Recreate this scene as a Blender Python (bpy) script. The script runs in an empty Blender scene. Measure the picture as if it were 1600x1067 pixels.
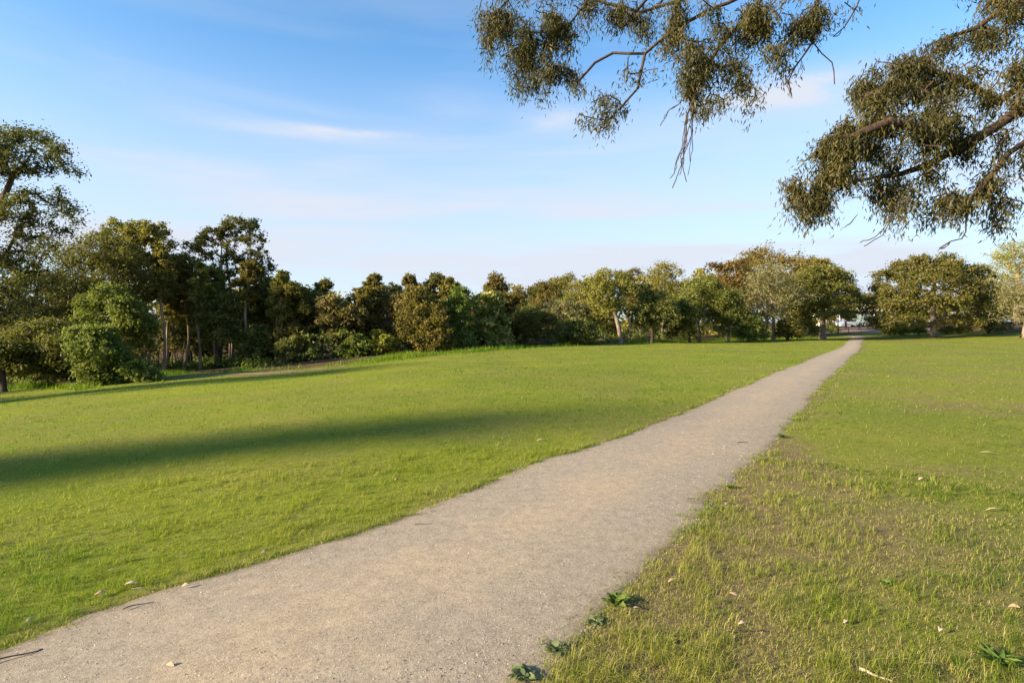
import bpy, math, random
import numpy as np
from mathutils import Vector, Matrix

# ------------------------------------------------------------------ camera, sky, sun, exposure
sc = bpy.context.scene
C = sc.collection
F, CX, HY, CAMZ = 900.0, 800.0, 505.0, 1.6          # focal length, centre column, horizon row (1600 px frame), eye height
cam = bpy.data.cameras.new('camera'); camo = bpy.data.objects.new('camera', cam); C.objects.link(camo)
camo.location = (0, 0, CAMZ); camo.rotation_euler = (math.radians(90), 0, 0)
cam.sensor_width = 36; cam.lens = 36 * F / 1600; cam.shift_y = -(533.5 - HY) / 1600
cam.clip_start = 0.05; cam.clip_end = 6000
sc.camera = camo
sc.cycles.max_bounces = 14; sc.cycles.diffuse_bounces = 8
SUN_EL = math.radians(18.5)
SUN_AZ = math.radians(-112)                            # measured clockwise from +Y (the view direction): sun on the left
SV = Vector((math.sin(SUN_AZ) * math.cos(SUN_EL), math.cos(SUN_AZ) * math.cos(SUN_EL), math.sin(SUN_EL)))
sun = bpy.data.lights.new('sun', 'SUN'); suno = bpy.data.objects.new('sun', sun); C.objects.link(suno)
sun.energy = 3.9; sun.angle = math.radians(4); sun.color = (1.0, 0.82, 0.58)
suno.rotation_euler = SV.to_track_quat('Z', 'Y').to_euler(); suno.location = (-60, -10, 30)
sc.view_settings.view_transform = 'Standard'; sc.view_settings.look = 'None'
sc.view_settings.gamma = 1; sc.view_settings.use_curve_mapping = False
sc.view_settings.exposure = 2.15

W = bpy.data.worlds.new('World'); sc.world = W; W.use_nodes = True
nt = W.node_tree; nt.nodes.clear()
def N(t, typ, **kw):
    n = t.nodes.new(typ)
    for k, v in kw.items(): setattr(n, k, v)
    return n
def M_(t, op, a, b=None, c=None, clamp=False):
    n = t.nodes.new('ShaderNodeMath'); n.operation = op; n.use_clamp = clamp
    for i, v in enumerate((a, b, c)):
        if v is None: continue
        if isinstance(v, (int, float)): n.inputs[i].default_value = v
        else: t.links.new(v, n.inputs[i])
    return n.outputs[0]
def mixc(t, fac, a, b, blend='MIX'):
    n = t.nodes.new('ShaderNodeMix'); n.data_type = 'RGBA'; n.blend_type = blend
    for i, v in ((0, fac), (6, a), (7, b)):
        if isinstance(v, (int, float)): n.inputs[i].default_value = v
        elif isinstance(v, tuple): n.inputs[i].default_value = v if len(v) == 4 else v + (1,)
        else: t.links.new(v, n.inputs[i])
    return n.outputs[2]
sky = N(nt, 'ShaderNodeTexSky', sky_type='NISHITA', sun_disc=False)
sky.sun_elevation = SUN_EL; sky.sun_rotation = SUN_AZ
sky.altitude = 100; sky.air_density = 1.0; sky.dust_density = 0.6; sky.ozone_density = 1.2
tc = N(nt, 'ShaderNodeTexCoord')
sep = N(nt, 'ShaderNodeSeparateXYZ'); nt.links.new(tc.outputs['Generated'], sep.inputs[0])
az = M_(nt, 'ARCTAN2', sep.outputs[0], sep.outputs[1]); el = M_(nt, 'ARCSINE', sep.outputs[2])
def skynoise(su, sv, scale, detail, rough, off):
    cmb = N(nt, 'ShaderNodeCombineXYZ')
    nt.links.new(M_(nt, 'MULTIPLY', az, su), cmb.inputs[0]); nt.links.new(M_(nt, 'MULTIPLY', el, sv), cmb.inputs[1])
    cmb.inputs[2].default_value = off
    nz = N(nt, 'ShaderNodeTexNoise'); nz.inputs['Scale'].default_value = scale; nz.inputs['Detail'].default_value = detail
    nz.inputs['Roughness'].default_value = rough; nz.inputs['Distortion'].default_value = 0.4
    nt.links.new(cmb.outputs[0], nz.inputs['Vector'])
    return nz.outputs[0]
def smooth(v, lo, hi):
    n = N(nt, 'ShaderNodeMapRange', interpolation_type='SMOOTHSTEP'); n.inputs[1].default_value = lo; n.inputs[2].default_value = hi
    nt.links.new(v, n.inputs[0]); return n.outputs[0]
fine = smooth(skynoise(2.2, 9, 2.2, 7, 0.55, 3.0), 0.36, 0.72)
broad = smooth(skynoise(0.9, 7, 1.6, 5, 0.5, 11.0), 0.40, 0.72)
def wisp(px, py, hw, hh, amp):
    u0 = math.atan((px - CX) / F); v0 = math.atan((HY - py) / F * math.cos(u0))
    du = M_(nt, 'DIVIDE', M_(nt, 'SUBTRACT', az, u0), hw / F); dv = M_(nt, 'DIVIDE', M_(nt, 'SUBTRACT', el, v0), hh / F)
    r2 = M_(nt, 'ADD', M_(nt, 'MULTIPLY', du, du), M_(nt, 'MULTIPLY', dv, dv))
    return M_(nt, 'MULTIPLY', M_(nt, 'EXPONENT', M_(nt, 'MULTIPLY', r2, -1.0)), amp)
acc = None
for w in ((480, 208, 120, 9, .6), (545, 205, 90, 6, .45), (700, 180, 70, 30, .3), (860, 185, 60, 17, .5), (1240, 138, 120, 20, .85),
          (1300, 122, 70, 24, .75), (1120, 160, 60, 15, .16)):
    v = wisp(*w); acc = v if acc is None else M_(nt, 'ADD', acc, v)
cl = M_(nt, 'MULTIPLY', acc, M_(nt, 'ADD', M_(nt, 'MULTIPLY', fine, 0.75), 0.25))
lowband = M_(nt, 'MULTIPLY', M_(nt, 'SUBTRACT', 1.0, smooth(el, 0.10, 0.46)), M_(nt, 'ADD', M_(nt, 'MULTIPLY', broad, 0.40), 0.74))
midband = M_(nt, 'MULTIPLY', broad, 0.14)
cl = M_(nt, 'ADD', M_(nt, 'ADD', cl, M_(nt, 'MULTIPLY', lowband, 1.0)), midband, clamp=True)
skyc = mixc(nt, 1.0, sky.outputs[0], (0.58, 0.87, 1.06), 'MULTIPLY')
skyc = mixc(nt, cl, skyc, (2.62, 2.82, 3.22))
bg = N(nt, 'ShaderNodeBackground'); bg.inputs[1].default_value = 0.066
nt.links.new(skyc, bg.inputs[0])
out = N(nt, 'ShaderNodeOutputWorld'); nt.links.new(bg.outputs[0], out.inputs[0])

# ------------------------------------------------------------------ helpers
def vnoise(x, y, seed=0):
    x = np.asarray(x, float); y = np.asarray(y, float)
    xi = np.floor(x).astype(np.int64); yi = np.floor(y).astype(np.int64); fx = x - xi; fy = y - yi
    def h(a, b):
        n = (a * 374761393 + b * 668265263 + seed * 974711) & 0x7fffffff
        n = ((n ^ (n >> 13)) * 1274126177) & 0x7fffffff
        return ((n ^ (n >> 16)) & 0xffff) / 65535.0
    sx = fx * fx * (3 - 2 * fx); sy = fy * fy * (3 - 2 * fy)
    return (h(xi, yi) * (1 - sx) + h(xi + 1, yi) * sx) * (1 - sy) + (h(xi, yi + 1) * (1 - sx) + h(xi + 1, yi + 1) * sx) * sy
def fbm(x, y, seed=0, o=4):
    s = 0; a = 0.5; t = 0
    for i in range(o):
        s = s + a * vnoise(np.asarray(x) * 2 ** i, np.asarray(y) * 2 ** i, seed + i); t += a; a *= 0.55
    return s / t
def softp(t, w): return w * np.log1p(np.exp(np.clip(np.asarray(t, float) / w, -40, 40)))
def terrain(x, y):
    x = np.asarray(x, float); y = np.asarray(y, float)
    z = -0.075 * np.minimum(softp(-(x + 2.5), 2.0), 46) + 0.045 * np.minimum(softp(x - 39, 3.0), 40)
    z = z + 0.22 * (fbm(x * .11, y * .11, 5, 2) - .5) * np.clip((y - 4) / 14, 0, 1)
    return z
def sstep(v, lo, hi):
    t = np.clip((np.asarray(v, float) - lo) / (hi - lo), 0, 1); return t * t * (3 - 2 * t)
def at(px, py, Y): return np.array(((px - CX) / F * Y, Y, CAMZ + (HY - py) / F * Y))
def on_ground(px, Y):
    X = (px - CX) / F * Y; return np.array((X, Y, float(terrain(X, Y))))
def ground_at(px, py):
    Y = 1440 / max(py - HY, 4)
    for _ in range(80):
        X = (px - CX) / F * Y; z = float(terrain(X, Y))
        Yn = (CAMZ - z) * F / max(py - HY, 4); Y = Y * .6 + Yn * .4
    return on_ground(px, Y)

def mesh_np(name, verts, faces, smooth_=False, attrs=None):
    me = bpy.data.meshes.new(name)
    verts = np.ascontiguousarray(verts, np.float32).reshape(-1, 3); faces = np.ascontiguousarray(faces, np.int32); m, k = faces.shape
    me.vertices.add(len(verts)); me.vertices.foreach_set('co', verts.ravel())
    me.loops.add(m * k); me.loops.foreach_set('vertex_index', faces.ravel())
    me.polygons.add(m); me.polygons.foreach_set('loop_start', np.arange(0, m * k, k, dtype=np.int32))
    me.polygons.foreach_set('loop_total', np.full(m, k, np.int32))
    if smooth_: me.polygons.foreach_set('use_smooth', np.ones(m, bool))
    me.update(calc_edges=True)
    for an, (dom, arr) in (attrs or {}).items():
        a = me.attributes.new(an, 'FLOAT', dom); a.data.foreach_set('value', np.ascontiguousarray(arr, np.float32))
    return me
def link(name, me, mat=None, parent=None):
    o = bpy.data.objects.new(name, me); C.objects.link(o)
    if mat is not None and not me.materials: me.materials.append(mat)
    if parent is not None: o.parent = parent
    return o
def empty(name, loc):
    o = bpy.data.objects.new(name, None); C.objects.link(o); o.location = loc; o.empty_display_size = 0.2; return o
def tag(o, label=None, cat=None, group=None, kind=None):
    for k, v in (('label', label), ('category', cat), ('group', group), ('kind', kind)):
        if v: o[k] = v
    return o

# ------------------------------------------------------------------ materials
def new_mat(name):
    m = bpy.data.materials.new(name); m.use_nodes = True; t = m.node_tree; t.nodes.clear()
    return m, t, N(t, 'ShaderNodeOutputMaterial')
def ramp(t, fac, stops):
    r = N(t, 'ShaderNodeValToRGB'); cr = r.color_ramp
    while len(cr.elements) < len(stops): cr.elements.new(0.5)
    for e, (p, c) in zip(cr.elements, stops): e.position = p; e.color = c + (1,)
    t.links.new(fac, r.inputs[0]); return r.outputs[0]
def attr(t, name): return N(t, 'ShaderNodeAttribute', attribute_name=name).outputs['Fac']
def noise(t, scale, detail=4, rough=.55, coord='Object', stretch=None):
    c = N(t, 'ShaderNodeTexCoord'); n = N(t, 'ShaderNodeTexNoise'); n.inputs['Scale'].default_value = scale
    n.inputs['Detail'].default_value = detail; n.inputs['Roughness'].default_value = rough
    src = c.outputs[coord]
    if stretch:
        mp = N(t, 'ShaderNodeMapping'); mp.inputs['Scale'].default_value = stretch; t.links.new(src, mp.inputs[0]); src = mp.outputs[0]
    t.links.new(src, n.inputs['Vector']); return n.outputs[0]
def leaf_mat(name, stops, transl=0.45, spec=0.15, rough=0.55, vary=0.2):
    m, t, o = new_mat(name)
    c = ramp(t, attr(t, 'tint'), stops)
    oi = N(t, 'ShaderNodeObjectInfo')
    hs = N(t, 'ShaderNodeHueSaturation'); t.links.new(c, hs.inputs['Color'])
    t.links.new(M_(t, 'ADD', M_(t, 'MULTIPLY', oi.outputs['Random'], 0.035), 0.4825), hs.inputs['Hue'])
    t.links.new(M_(t, 'ADD', M_(t, 'MULTIPLY', oi.outputs['Random'], 2 * vary), 1 - vary), hs.inputs['Value'])
    p = N(t, 'ShaderNodeBsdfPrincipled'); p.inputs['Roughness'].default_value = rough; p.inputs['Specular IOR Level'].default_value = spec
    tr = N(t, 'ShaderNodeBsdfTranslucent'); mx = N(t, 'ShaderNodeMixShader'); mx.inputs[0].default_value = transl
    t.links.new(hs.outputs[0], p.inputs['Base Color'])
    t.links.new(mixc(t, 1.0, hs.outputs[0], (1.15, 1.25, 0.7), 'MULTIPLY'), tr.inputs[0])
    t.links.new(p.outputs[0], mx.inputs[1]); t.links.new(tr.outputs[0], mx.inputs[2]); t.links.new(mx.outputs[0], o.inputs[0])
    return m
def plain(name, a, b, scale=6, rough=.85, bump=0.0, stretch=None, bscale=None, spec=.2):
    m, t, o = new_mat(name)
    nz = noise(t, scale, 5, .6, stretch=stretch)
    p = N(t, 'ShaderNodeBsdfPrincipled'); p.inputs['Roughness'].default_value = rough; p.inputs['Specular IOR Level'].default_value = spec
    t.links.new(ramp(t, nz, [(.32, a), (.68, b)]), p.inputs['Base Color'])
    if bump:
        bn = noise(t, bscale or scale * 3, 4, .6, stretch=stretch); b_ = N(t, 'ShaderNodeBump'); b_.inputs['Strength'].default_value = bump
        b_.inputs['Distance'].default_value = .02; t.links.new(bn, b_.inputs['Height']); t.links.new(b_.outputs[0], p.inputs['Normal'])
    t.links.new(p.outputs[0], o.inputs[0]); return m
ML = dict(
    olive=leaf_mat('foliage_olive', [(0, (.092, .088, .020)), (.5, (.172, .154, .036)), (1, (.275, .222, .058))]),
    green=leaf_mat('foliage_green', [(0, (.068, .090, .018)), (.5, (.128, .152, .032)), (1, (.205, .220, .052))]),
    dark=leaf_mat('foliage_dark_green', [(0, (.075, .084, .022)), (.5, (.132, .138, .036)), (1, (.205, .195, .052))]),
    brown=leaf_mat('foliage_brown', [(0, (.105, .086, .032)), (.5, (.185, .152, .054)), (1, (.270, .212, .078))]),
    bronze=leaf_mat('foliage_bronze', [(0, (.100, .080, .018)), (.5, (.190, .145, .034)), (1, (.290, .210, .055))]),
    fig=leaf_mat('foliage_dome', [(0, (.072, .080, .014)), (.5, (.145, .145, .028)), (1, (.235, .212, .050))], spec=.25, rough=.5),
    grey=leaf_mat('foliage_grey_green', [(0, (.105, .105, .044)), (.5, (.180, .168, .070)), (1, (.265, .235, .105))]),
    yellow=leaf_mat('foliage_yellow_green', [(0, (.125, .122, .018)), (.5, (.225, .210, .032)), (1, (.330, .285, .056))]),
    cream=leaf_mat('foliage_cream_blossom', [(0, (.075, .090, .018)), (.45, (.155, .160, .034)), (.62, (.400, .370, .130)), (1, (.540, .490, .220))]),
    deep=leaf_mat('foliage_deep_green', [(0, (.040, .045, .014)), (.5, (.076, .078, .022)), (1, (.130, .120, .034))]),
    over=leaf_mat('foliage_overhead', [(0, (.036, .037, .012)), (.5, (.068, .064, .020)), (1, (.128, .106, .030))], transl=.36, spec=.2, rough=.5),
)
MB = dict(
    grey=plain('bark_grey', (.105, .080, .058), (.26, .21, .165), 5, .9, .5, (1, 1, .25)),
    dark=plain('bark_dark', (.040, .028, .020), (.105, .075, .052), 6, .9, .6, (1, 1, .25)),
    tan=plain('bark_tan', (.16, .105, .065), (.34, .25, .17), 5, .85, .4, (1, 1, .2)),
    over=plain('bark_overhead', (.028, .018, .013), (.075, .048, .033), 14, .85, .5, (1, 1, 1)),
)
def ground_mat():
    m, t, o = new_mat('lawn_soil')
    dry = attr(t, 'dry'); wood = attr(t, 'wood')
    n1 = noise(t, 9, 6, .65); n2 = noise(t, .35, 4, .6); n3 = noise(t, 45, 6, .75)
    green = ramp(t, n2, [(.3, (.088, .142, .011)), (.7, (.235, .238, .030))])
    green = mixc(t, .5, green, ramp(t, n1, [(.3, (.085, .130, .008)), (.7, (.225, .240, .030))]))
    soil = ramp(t, n1, [(.28, (0.101, 0.074, 0.034)), (.7, (0.244, 0.189, 0.097))])
    soil = mixc(t, .35, soil, ramp(t, n3, [(.35, (0.050, 0.042, 0.017)), (.65, (0.252, 0.202, 0.109))]))
    c = mixc(t, M_(t, 'MULTIPLY', dry, 1.0, clamp=True), green, soil)
    litter = ramp(t, noise(t, 3.5, 6, .7), [(.3, (0.042, 0.027, 0.015)), (.7, (0.126, 0.082, 0.049))])
    c = mixc(t, wood, c, litter)
    p = N(t, 'ShaderNodeBsdfPrincipled'); p.inputs['Roughness'].default_value = .95; p.inputs['Specular IOR Level'].default_value = .05
    b = N(t, 'ShaderNodeBump'); b.inputs['Strength'].default_value = .9; b.inputs['Distance'].default_value = .03
    t.links.new(n3, b.inputs['Height']); t.links.new(b.outputs[0], p.inputs['Normal'])
    t.links.new(c, p.inputs['Base Color']); t.links.new(p.outputs[0], o.inputs[0]); return m
def path_mat():
    m, t, o = new_mat('gravel_path')
    big = noise(t, 1.0, 7, .68); mid = noise(t, 11, 6, .7); fin = noise(t, 160, 3, .7)
    tcn = N(t, 'ShaderNodeTexCoord'); vo = N(t, 'ShaderNodeTexVoronoi'); vo.inputs['Scale'].default_value = 150
    t.links.new(tcn.outputs['Object'], vo.inputs['Vector'])
    vo2 = N(t, 'ShaderNodeTexVoronoi'); vo2.inputs['Scale'].default_value = 95; t.links.new(tcn.outputs['Object'], vo2.inputs['Vector'])
    lane = attr(t, 'lane'); coarse = noise(t, 48, 6, .85)
    tan = ramp(t, mid, [(.32, (.235, .182, .118)), (.66, (.520, .395, .245))]); gry = ramp(t, mid, [(.32, (.120, .105, .086)), (.66, (.350, .300, .235))])
    fac = M_(t, 'ADD', M_(t, 'MULTIPLY', lane, .75), M_(t, 'MULTIPLY', M_(t, 'SUBTRACT', big, .5), 3.4), clamp=True)
    c = mixc(t, fac, gry, tan)
    c = mixc(t, .30, c, ramp(t, coarse, [(.36, (.050, .045, .040)), (.5, (.26, .21, .15)), (.64, (.62, .52, .39))]))
    c = mixc(t, .20, c, ramp(t, vo.outputs['Color'], [(.12, (.05, .046, .044)), (.5, (.27, .22, .155)), (.88, (.64, .55, .43))]))
    c = mixc(t, .16, c, ramp(t, vo2.outputs['Color'], [(.12, (.05, .046, .044)), (.5, (.27, .22, .155)), (.88, (.62, .53, .41))]))
    c = mixc(t, .22, c, ramp(t, fin, [(.35, (.05, .043, .034)), (.65, (.56, .455, .32))]))
    edge = attr(t, 'edge')
    c = mixc(t, M_(t, 'MULTIPLY', edge, .55), c, (0.164, 0.123, 0.070))
    p = N(t, 'ShaderNodeBsdfPrincipled'); p.inputs['Roughness'].default_value = .92; p.inputs['Specular IOR Level'].default_value = .15
    b = N(t, 'ShaderNodeBump'); b.inputs['Strength'].default_value = .55; b.inputs['Distance'].default_value = .008
    h = M_(t, 'ADD', coarse, fin)
    t.links.new(h, b.inputs['Height']); t.links.new(b.outputs[0], p.inputs['Normal'])
    t.links.new(c, p.inputs['Base Color']); t.links.new(p.outputs[0], o.inputs[0]); return m
MG = ground_mat(); MP = path_mat()
M_blade = leaf_mat('grass_blades', [(0, (.064, .124, .012)), (.28, (.138, .205, .014)), (.55, (.250, .272, .026)), (.70, (.330, .300, .066)), (1, (.500, .400, .190))], transl=.45, spec=.10, vary=0)
M_stone = leaf_mat('gravel_stones', [(0, (0.129, 0.116, 0.107)), (.5, (0.310, 0.267, 0.215)), (1, (0.482, 0.430, 0.361))], transl=0, spec=.2, vary=0)
M_track = plain('bare_earth', (.11, .070, .045), (.24, .165, .108), 2.5, .95, .4)
M_mulch = plain('bark_mulch', (.13, .085, .06), (.27, .18, .13), 3, .95, .5)
M_dead = plain('dead_leaf', (.30, .20, .13), (.52, .38, .27), 30, .7)
M_pale = plain('pale_wood', (.34, .27, .19), (.50, .41, .30), 20, .8)
M_twig = plain('dark_twig', (.055, .042, .032), (.13, .10, .08), 30, .85)

# ------------------------------------------------------------------ ground, path, track
LE = [(0,1018),(120,968),(250,925),(365,890),(500,850),(590,822),(700,780),(760,755),(850,718),(905,704),(965,682),(1050,652),(1100,630),(1160,604),(1180,595),(1240,572),(1290,552),(1317,541.5),(1321,537),(1329,529),(1331,526)]
RE = [(835,1067),(880,1020),(905,990),(960,940),(985,905),(1020,870),(1085,820),(1105,795),(1113,770),(1150,745),(1190,710),(1215,680),(1245,650),(1262,628),(1285,605),(1310,578),(1332,556),(1346,544),(1345,538.5),(1351,530),(1354,526)]
LW = np.array([ground_at(*p) for p in LE]); RW = np.array([ground_at(*p) for p in RE])
def edge_fn(P, back):
    P = P[np.argsort(P[:, 1])]
    ys = np.concatenate([[-6], P[:, 1], [80, 96]]); 
    xs = np.concatenate([[P[0, 0] + back * (P[0, 1] + 6)], P[:, 0], [P[-1, 0] - 1.5, P[-1, 0] - 9]])
    return lambda y: np.interp(y, ys, xs)
XLf, XRf = edge_fn(LW, -1.3), edge_fn(RW, -0.9)
def XL(y): return XLf(y) + (.16 * (fbm(np.asarray(y) * 1.1, 3.3, 21, 3) - .5) + .08 * (fbm(np.asarray(y) * 8, 3.3, 121, 3) - .5)) * np.clip(np.asarray(y) / 4, .5, 1.4)
def XR(y): return XRf(y) + (.30 * (fbm(np.asarray(y) * .9, 7.7, 22, 4) - .5) + .16 * (fbm(np.asarray(y) * 7, 7.7, 122, 3) - .5)) * np.clip(np.asarray(y) / 4, .5, 1.2)
ED = [(-500,688),(-200,640),(0,606),(120,606),(260,586),(440,579),(560,567),(740,549),(850,541),(1000,535.5),(1180,530),(1260,526.5)]
EW = np.array([ground_at(*p) for p in ED])
def Yedge(px):
    return np.interp(px, [p[0] for p in ED] + [1340, 1420, 1600, 1900], list(EW[:, 1]) + [76, 72, 60, 50])
def pxof(x, y): return CX + F * np.asarray(x) / np.maximum(np.asarray(y), .3)
def woodmask(x, y):
    px = pxof(x, y); e = Yedge(px) + 2.2 * (fbm(np.asarray(x) * .35, np.asarray(y) * .35, 9, 3) - .5)
    return sstep(y - e, -.3, .9)
def dryness(x, y):
    x = np.asarray(x, float); y = np.asarray(y, float)
    r = x - XRf(y); l = XLf(y) - x
    big = fbm(x * .45 + 3, y * .45, 31, 4); med = fbm(x * 1.6, y * 1.6, 37, 4)
    d = sstep(big * .55 + med * .45, .42, .66)
    near = np.exp(-((y - 3.4) / 2.6) ** 2) * np.exp(-(np.maximum(r - .1, 0) / 1.3) ** 2)
    side = np.where(r > 0, .18 + .66 * d + .80 * near, .06 + .26 * d)
    side = side + .5 * np.exp(-(np.maximum(r, 0) / .22) ** 2) * (r > -.1) + .55 * np.exp(-(np.maximum(l, 0) / .14) ** 2) * (l > -.1)
    side = side * np.where(r > 0, 1 - .45 * sstep(y, 10, 28), 1)
    return np.clip(side, 0, 1)
def axis(lo, hi, n, k):
    t = np.linspace(np.arcsinh(lo / k), np.arcsinh(hi / k), n); return k * np.sinh(t)
gx = axis(-1500, 1500, 260, 6); gy = axis(-400, 2500, 260, 7)
GX, GY = np.meshgrid(gx, gy); V = np.stack([GX, GY, terrain(GX, GY)], -1).reshape(-1, 3)
a, b = len(gy), len(gx); I = np.arange(a * b).reshape(a, b)
Q = np.stack([I[:-1, :-1], I[:-1, 1:], I[1:, 1:], I[1:, :-1]], -1).reshape(-1, 4)
dr = dryness(V[:, 0], V[:, 1]); wd = woodmask(V[:, 0], V[:, 1]) * (V[:, 1] > 5)
tag(link('ground', mesh_np('ground', V, Q, True, {'dry': ('POINT', dr), 'wood': ('POINT', wd)}), MG), kind='structure')
def strip(name, ys, xl, xr, nx, mat, lift, edge=True):
    wdt = np.abs(xr - xl)[:, None]; f = np.array((0, .03, .06, .10, .16)); mid_ = np.linspace(0, 1, nx)[None, :]
    lo = np.minimum(f[None] / wdt, .2); u = np.concatenate([lo, .22 + .56 * mid_ * np.ones_like(wdt), 1 - lo[:, ::-1]], 1); nx = u.shape[1]
    X = xl[:, None] * (1 - u) + xr[:, None] * u; Y = np.repeat(ys[:, None], nx, 1)
    dd = np.minimum(u, 1 - u) * wdt; crown = 4 * u * (1 - u) * .018 + np.minimum(0, -.012 + dd * .25)
    Vv = np.stack([X, Y, terrain(X, Y) + lift + crown], -1).reshape(-1, 3)
    I = np.arange(len(ys) * nx).reshape(len(ys), nx)
    Q = np.stack([I[:-1, :-1], I[:-1, 1:], I[1:, 1:], I[1:, :-1]], -1).reshape(-1, 4)
    e = np.exp(-(dd / .13) ** 2) * np.ones_like(X)
    return tag(link(name, mesh_np(name, Vv, Q, True, {'edge': ('POINT', e.ravel()), 'lane': ('POINT', (np.exp(-((u - .52) / .2) ** 2)).ravel())}), mat), kind='structure')
ys = np.concatenate([np.linspace(-5, 2, 15), np.geomspace(2.1, 95, 620)])
strip('path', ys, XL(ys) - .035, XR(ys) + .035, 16, MP, .005)
# bare earth track along the wood
TK = [(215, 596), (290, 589), (370, 585), (440, 582), (500, 577), (545, 572)]
tp = np.array([ground_at(*p) for p in TK]); tt = np.linspace(0, len(tp) - 1, 60)
tx = np.interp(tt, range(len(tp)), tp[:, 0]); ty = np.interp(tt, range(len(tp)), tp[:, 1])
rows = []
hw = .55 * np.sin(np.pi * np.linspace(0.03, .97, 60)) ** .5 + .25 * fbm(tt * 3, 1.2, 55, 3)
for k in np.linspace(-1, 1, 6): rows.append(np.stack([tx + .1 * k * hw, ty + k * hw * 1.1, terrain(tx + .1 * k * hw, ty + k * hw * 1.1) + .012], -1))
Vt = np.stack(rows, 1).reshape(-1, 3); I = np.arange(60 * 6).reshape(60, 6)
Q = np.stack([I[:-1, :-1], I[1:, :-1], I[1:, 1:], I[:-1, 1:]], -1).reshape(-1, 4)
tag(link('dirt_track', mesh_np('dirt_track', Vt, Q[:, ::-1], True), M_track), kind='structure')

# ------------------------------------------------------------------ grass, gravel
def rand_unit(rng, n):
    v = rng.normal(size=(n, 3)); return v / np.linalg.norm(v, axis=1, keepdims=True)
def norm(v): return v / np.maximum(np.linalg.norm(v, axis=-1, keepdims=True), 1e-9)
def blades(P, h, w, yaw, lean, tint, two=True):
    n = len(P); d = np.stack([np.cos(yaw), np.sin(yaw), np.zeros(n)], -1); s = np.stack([-np.sin(yaw), np.cos(yaw), np.zeros(n)], -1)
    up = np.array((0, 0, 1.)); hh = h[:, None]; ww = w[:, None]; ll = lean[:, None]
    tip = P + up * hh * np.cos(ll) + d * hh * np.sin(ll); 
    if not two:
        return np.stack([P - s * ww / 2, P + s * ww / 2, tip], 1).reshape(-1, 3), np.arange(3 * n).reshape(n, 3), tint
    l2 = ll * .45; mid = P + (up * np.cos(l2) + d * np.sin(l2)) * hh * .55
    Vv = np.stack([P - s * ww / 2, P + s * ww / 2, mid + s * ww * .42, mid - s * ww * .42, tip], 1).reshape(-1, 3)
    b = np.arange(n)[:, None] * 5
    Fc = np.concatenate([b + np.array([[0, 1, 2]]), b + np.array([[0, 2, 3]]), b + np.array([[3, 2, 4]])])
    return Vv, Fc, np.concatenate([tint, tint, tint])
rng = np.random.default_rng(7)
def lawn():
    for near in (True, False):
        nt_, bl = (43000, 7) if near else (290000, 1)
        r = np.exp(rng.uniform(math.log(2.0 if near else 6.5), math.log(7.5 if near else 80), nt_)); th = rng.uniform(-1.05, 1.05, nt_)
        x = r * np.sin(th); y = r * np.cos(th); right = x > XRf(y)
        over = np.where(right, .30, .20) * rng.random(nt_) ** 2.5
        keep = (y > 1.2) & ((x < XL(y) + over - .01) | (x > XR(y) - over + .01)) & (woodmask(x, y) < rng.random(nt_) * .7 + .1)
        d = dryness(x, y); tuft = fbm(x * 4.5, y * 4.5, 77, 3)
        thatch = rng.random(nt_) < d * np.where(right, .75, .25) * sstep(tuft, .66, .38)
        x, y, d, r, right, tuft, thatch = (q[keep] for q in (x, y, d, r, right, tuft, thatch)); m = len(x)
        patch = fbm(x * .16, y * .16, 41, 3); patch2 = fbm(x * .9, y * .9, 43, 3)
        t = .24 + 1.15 * (patch - .5) + .42 * (patch2 - .5) + rng.normal(0, .10 if near else .17, m) + .10 * right
        hh = (.020 + .030 * rng.random(m)) * (.6 + 1.1 * sstep(tuft, .42, .72)) * np.where(right, 1.12, 1.05)
        if near:
            x, y, d, r, right, t, hh, thatch = (np.repeat(q, bl) for q in (x, y, d, r, right, t, hh, thatch)); m = len(x)
            sp = np.where(thatch, .03, .011); x = x + rng.normal(0, 1, m) * sp; y = y + rng.normal(0, 1, m) * sp
        t = t + rng.normal(0, .06, m)
        straw = rng.random(m) < np.where(thatch, .82, .04 + .42 * d * np.where(right, 1, .7))
        t = np.clip(np.where(straw, rng.uniform(.62, 1.0, m), np.minimum(t, .6)), 0, 1)
        h = hh * rng.uniform(.6, 1.5, m) * np.where(straw, 1.15, 1)
        w = (np.clip(.0011 * r / 2.6, .0019, .004) if near else np.clip(.0019 * r / 2.6, .005, .05)) * rng.uniform(.7, 1.4, m)
        lean = np.where(straw, rng.uniform(.8, 1.5, m), np.clip(np.abs(rng.normal(np.where(right, 1.02, .82), .36, m)), 0, 1.5))
        lean = np.where(thatch, rng.uniform(1.2, 1.56, m), lean)
        P = np.stack([x, y, terrain(x, y) + np.where(thatch, rng.uniform(0, .008, m), -.002)], -1); yaw = rng.uniform(0, 2 * math.pi, m)
        Vv, Fc, tt = blades(P, h, w, yaw, lean, t, near)
        nm = 'grass_lawn' if near else 'grass_field'
        tag(link(nm, mesh_np(nm, Vv, Fc, False, {'tint': ('FACE', tt)}), M_blade), 'short grass tufts with straw blades on both sides of the near path' if near else 'mown grass of the open field reaching to the trees', 'grass', kind='stuff')
lawn()
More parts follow.
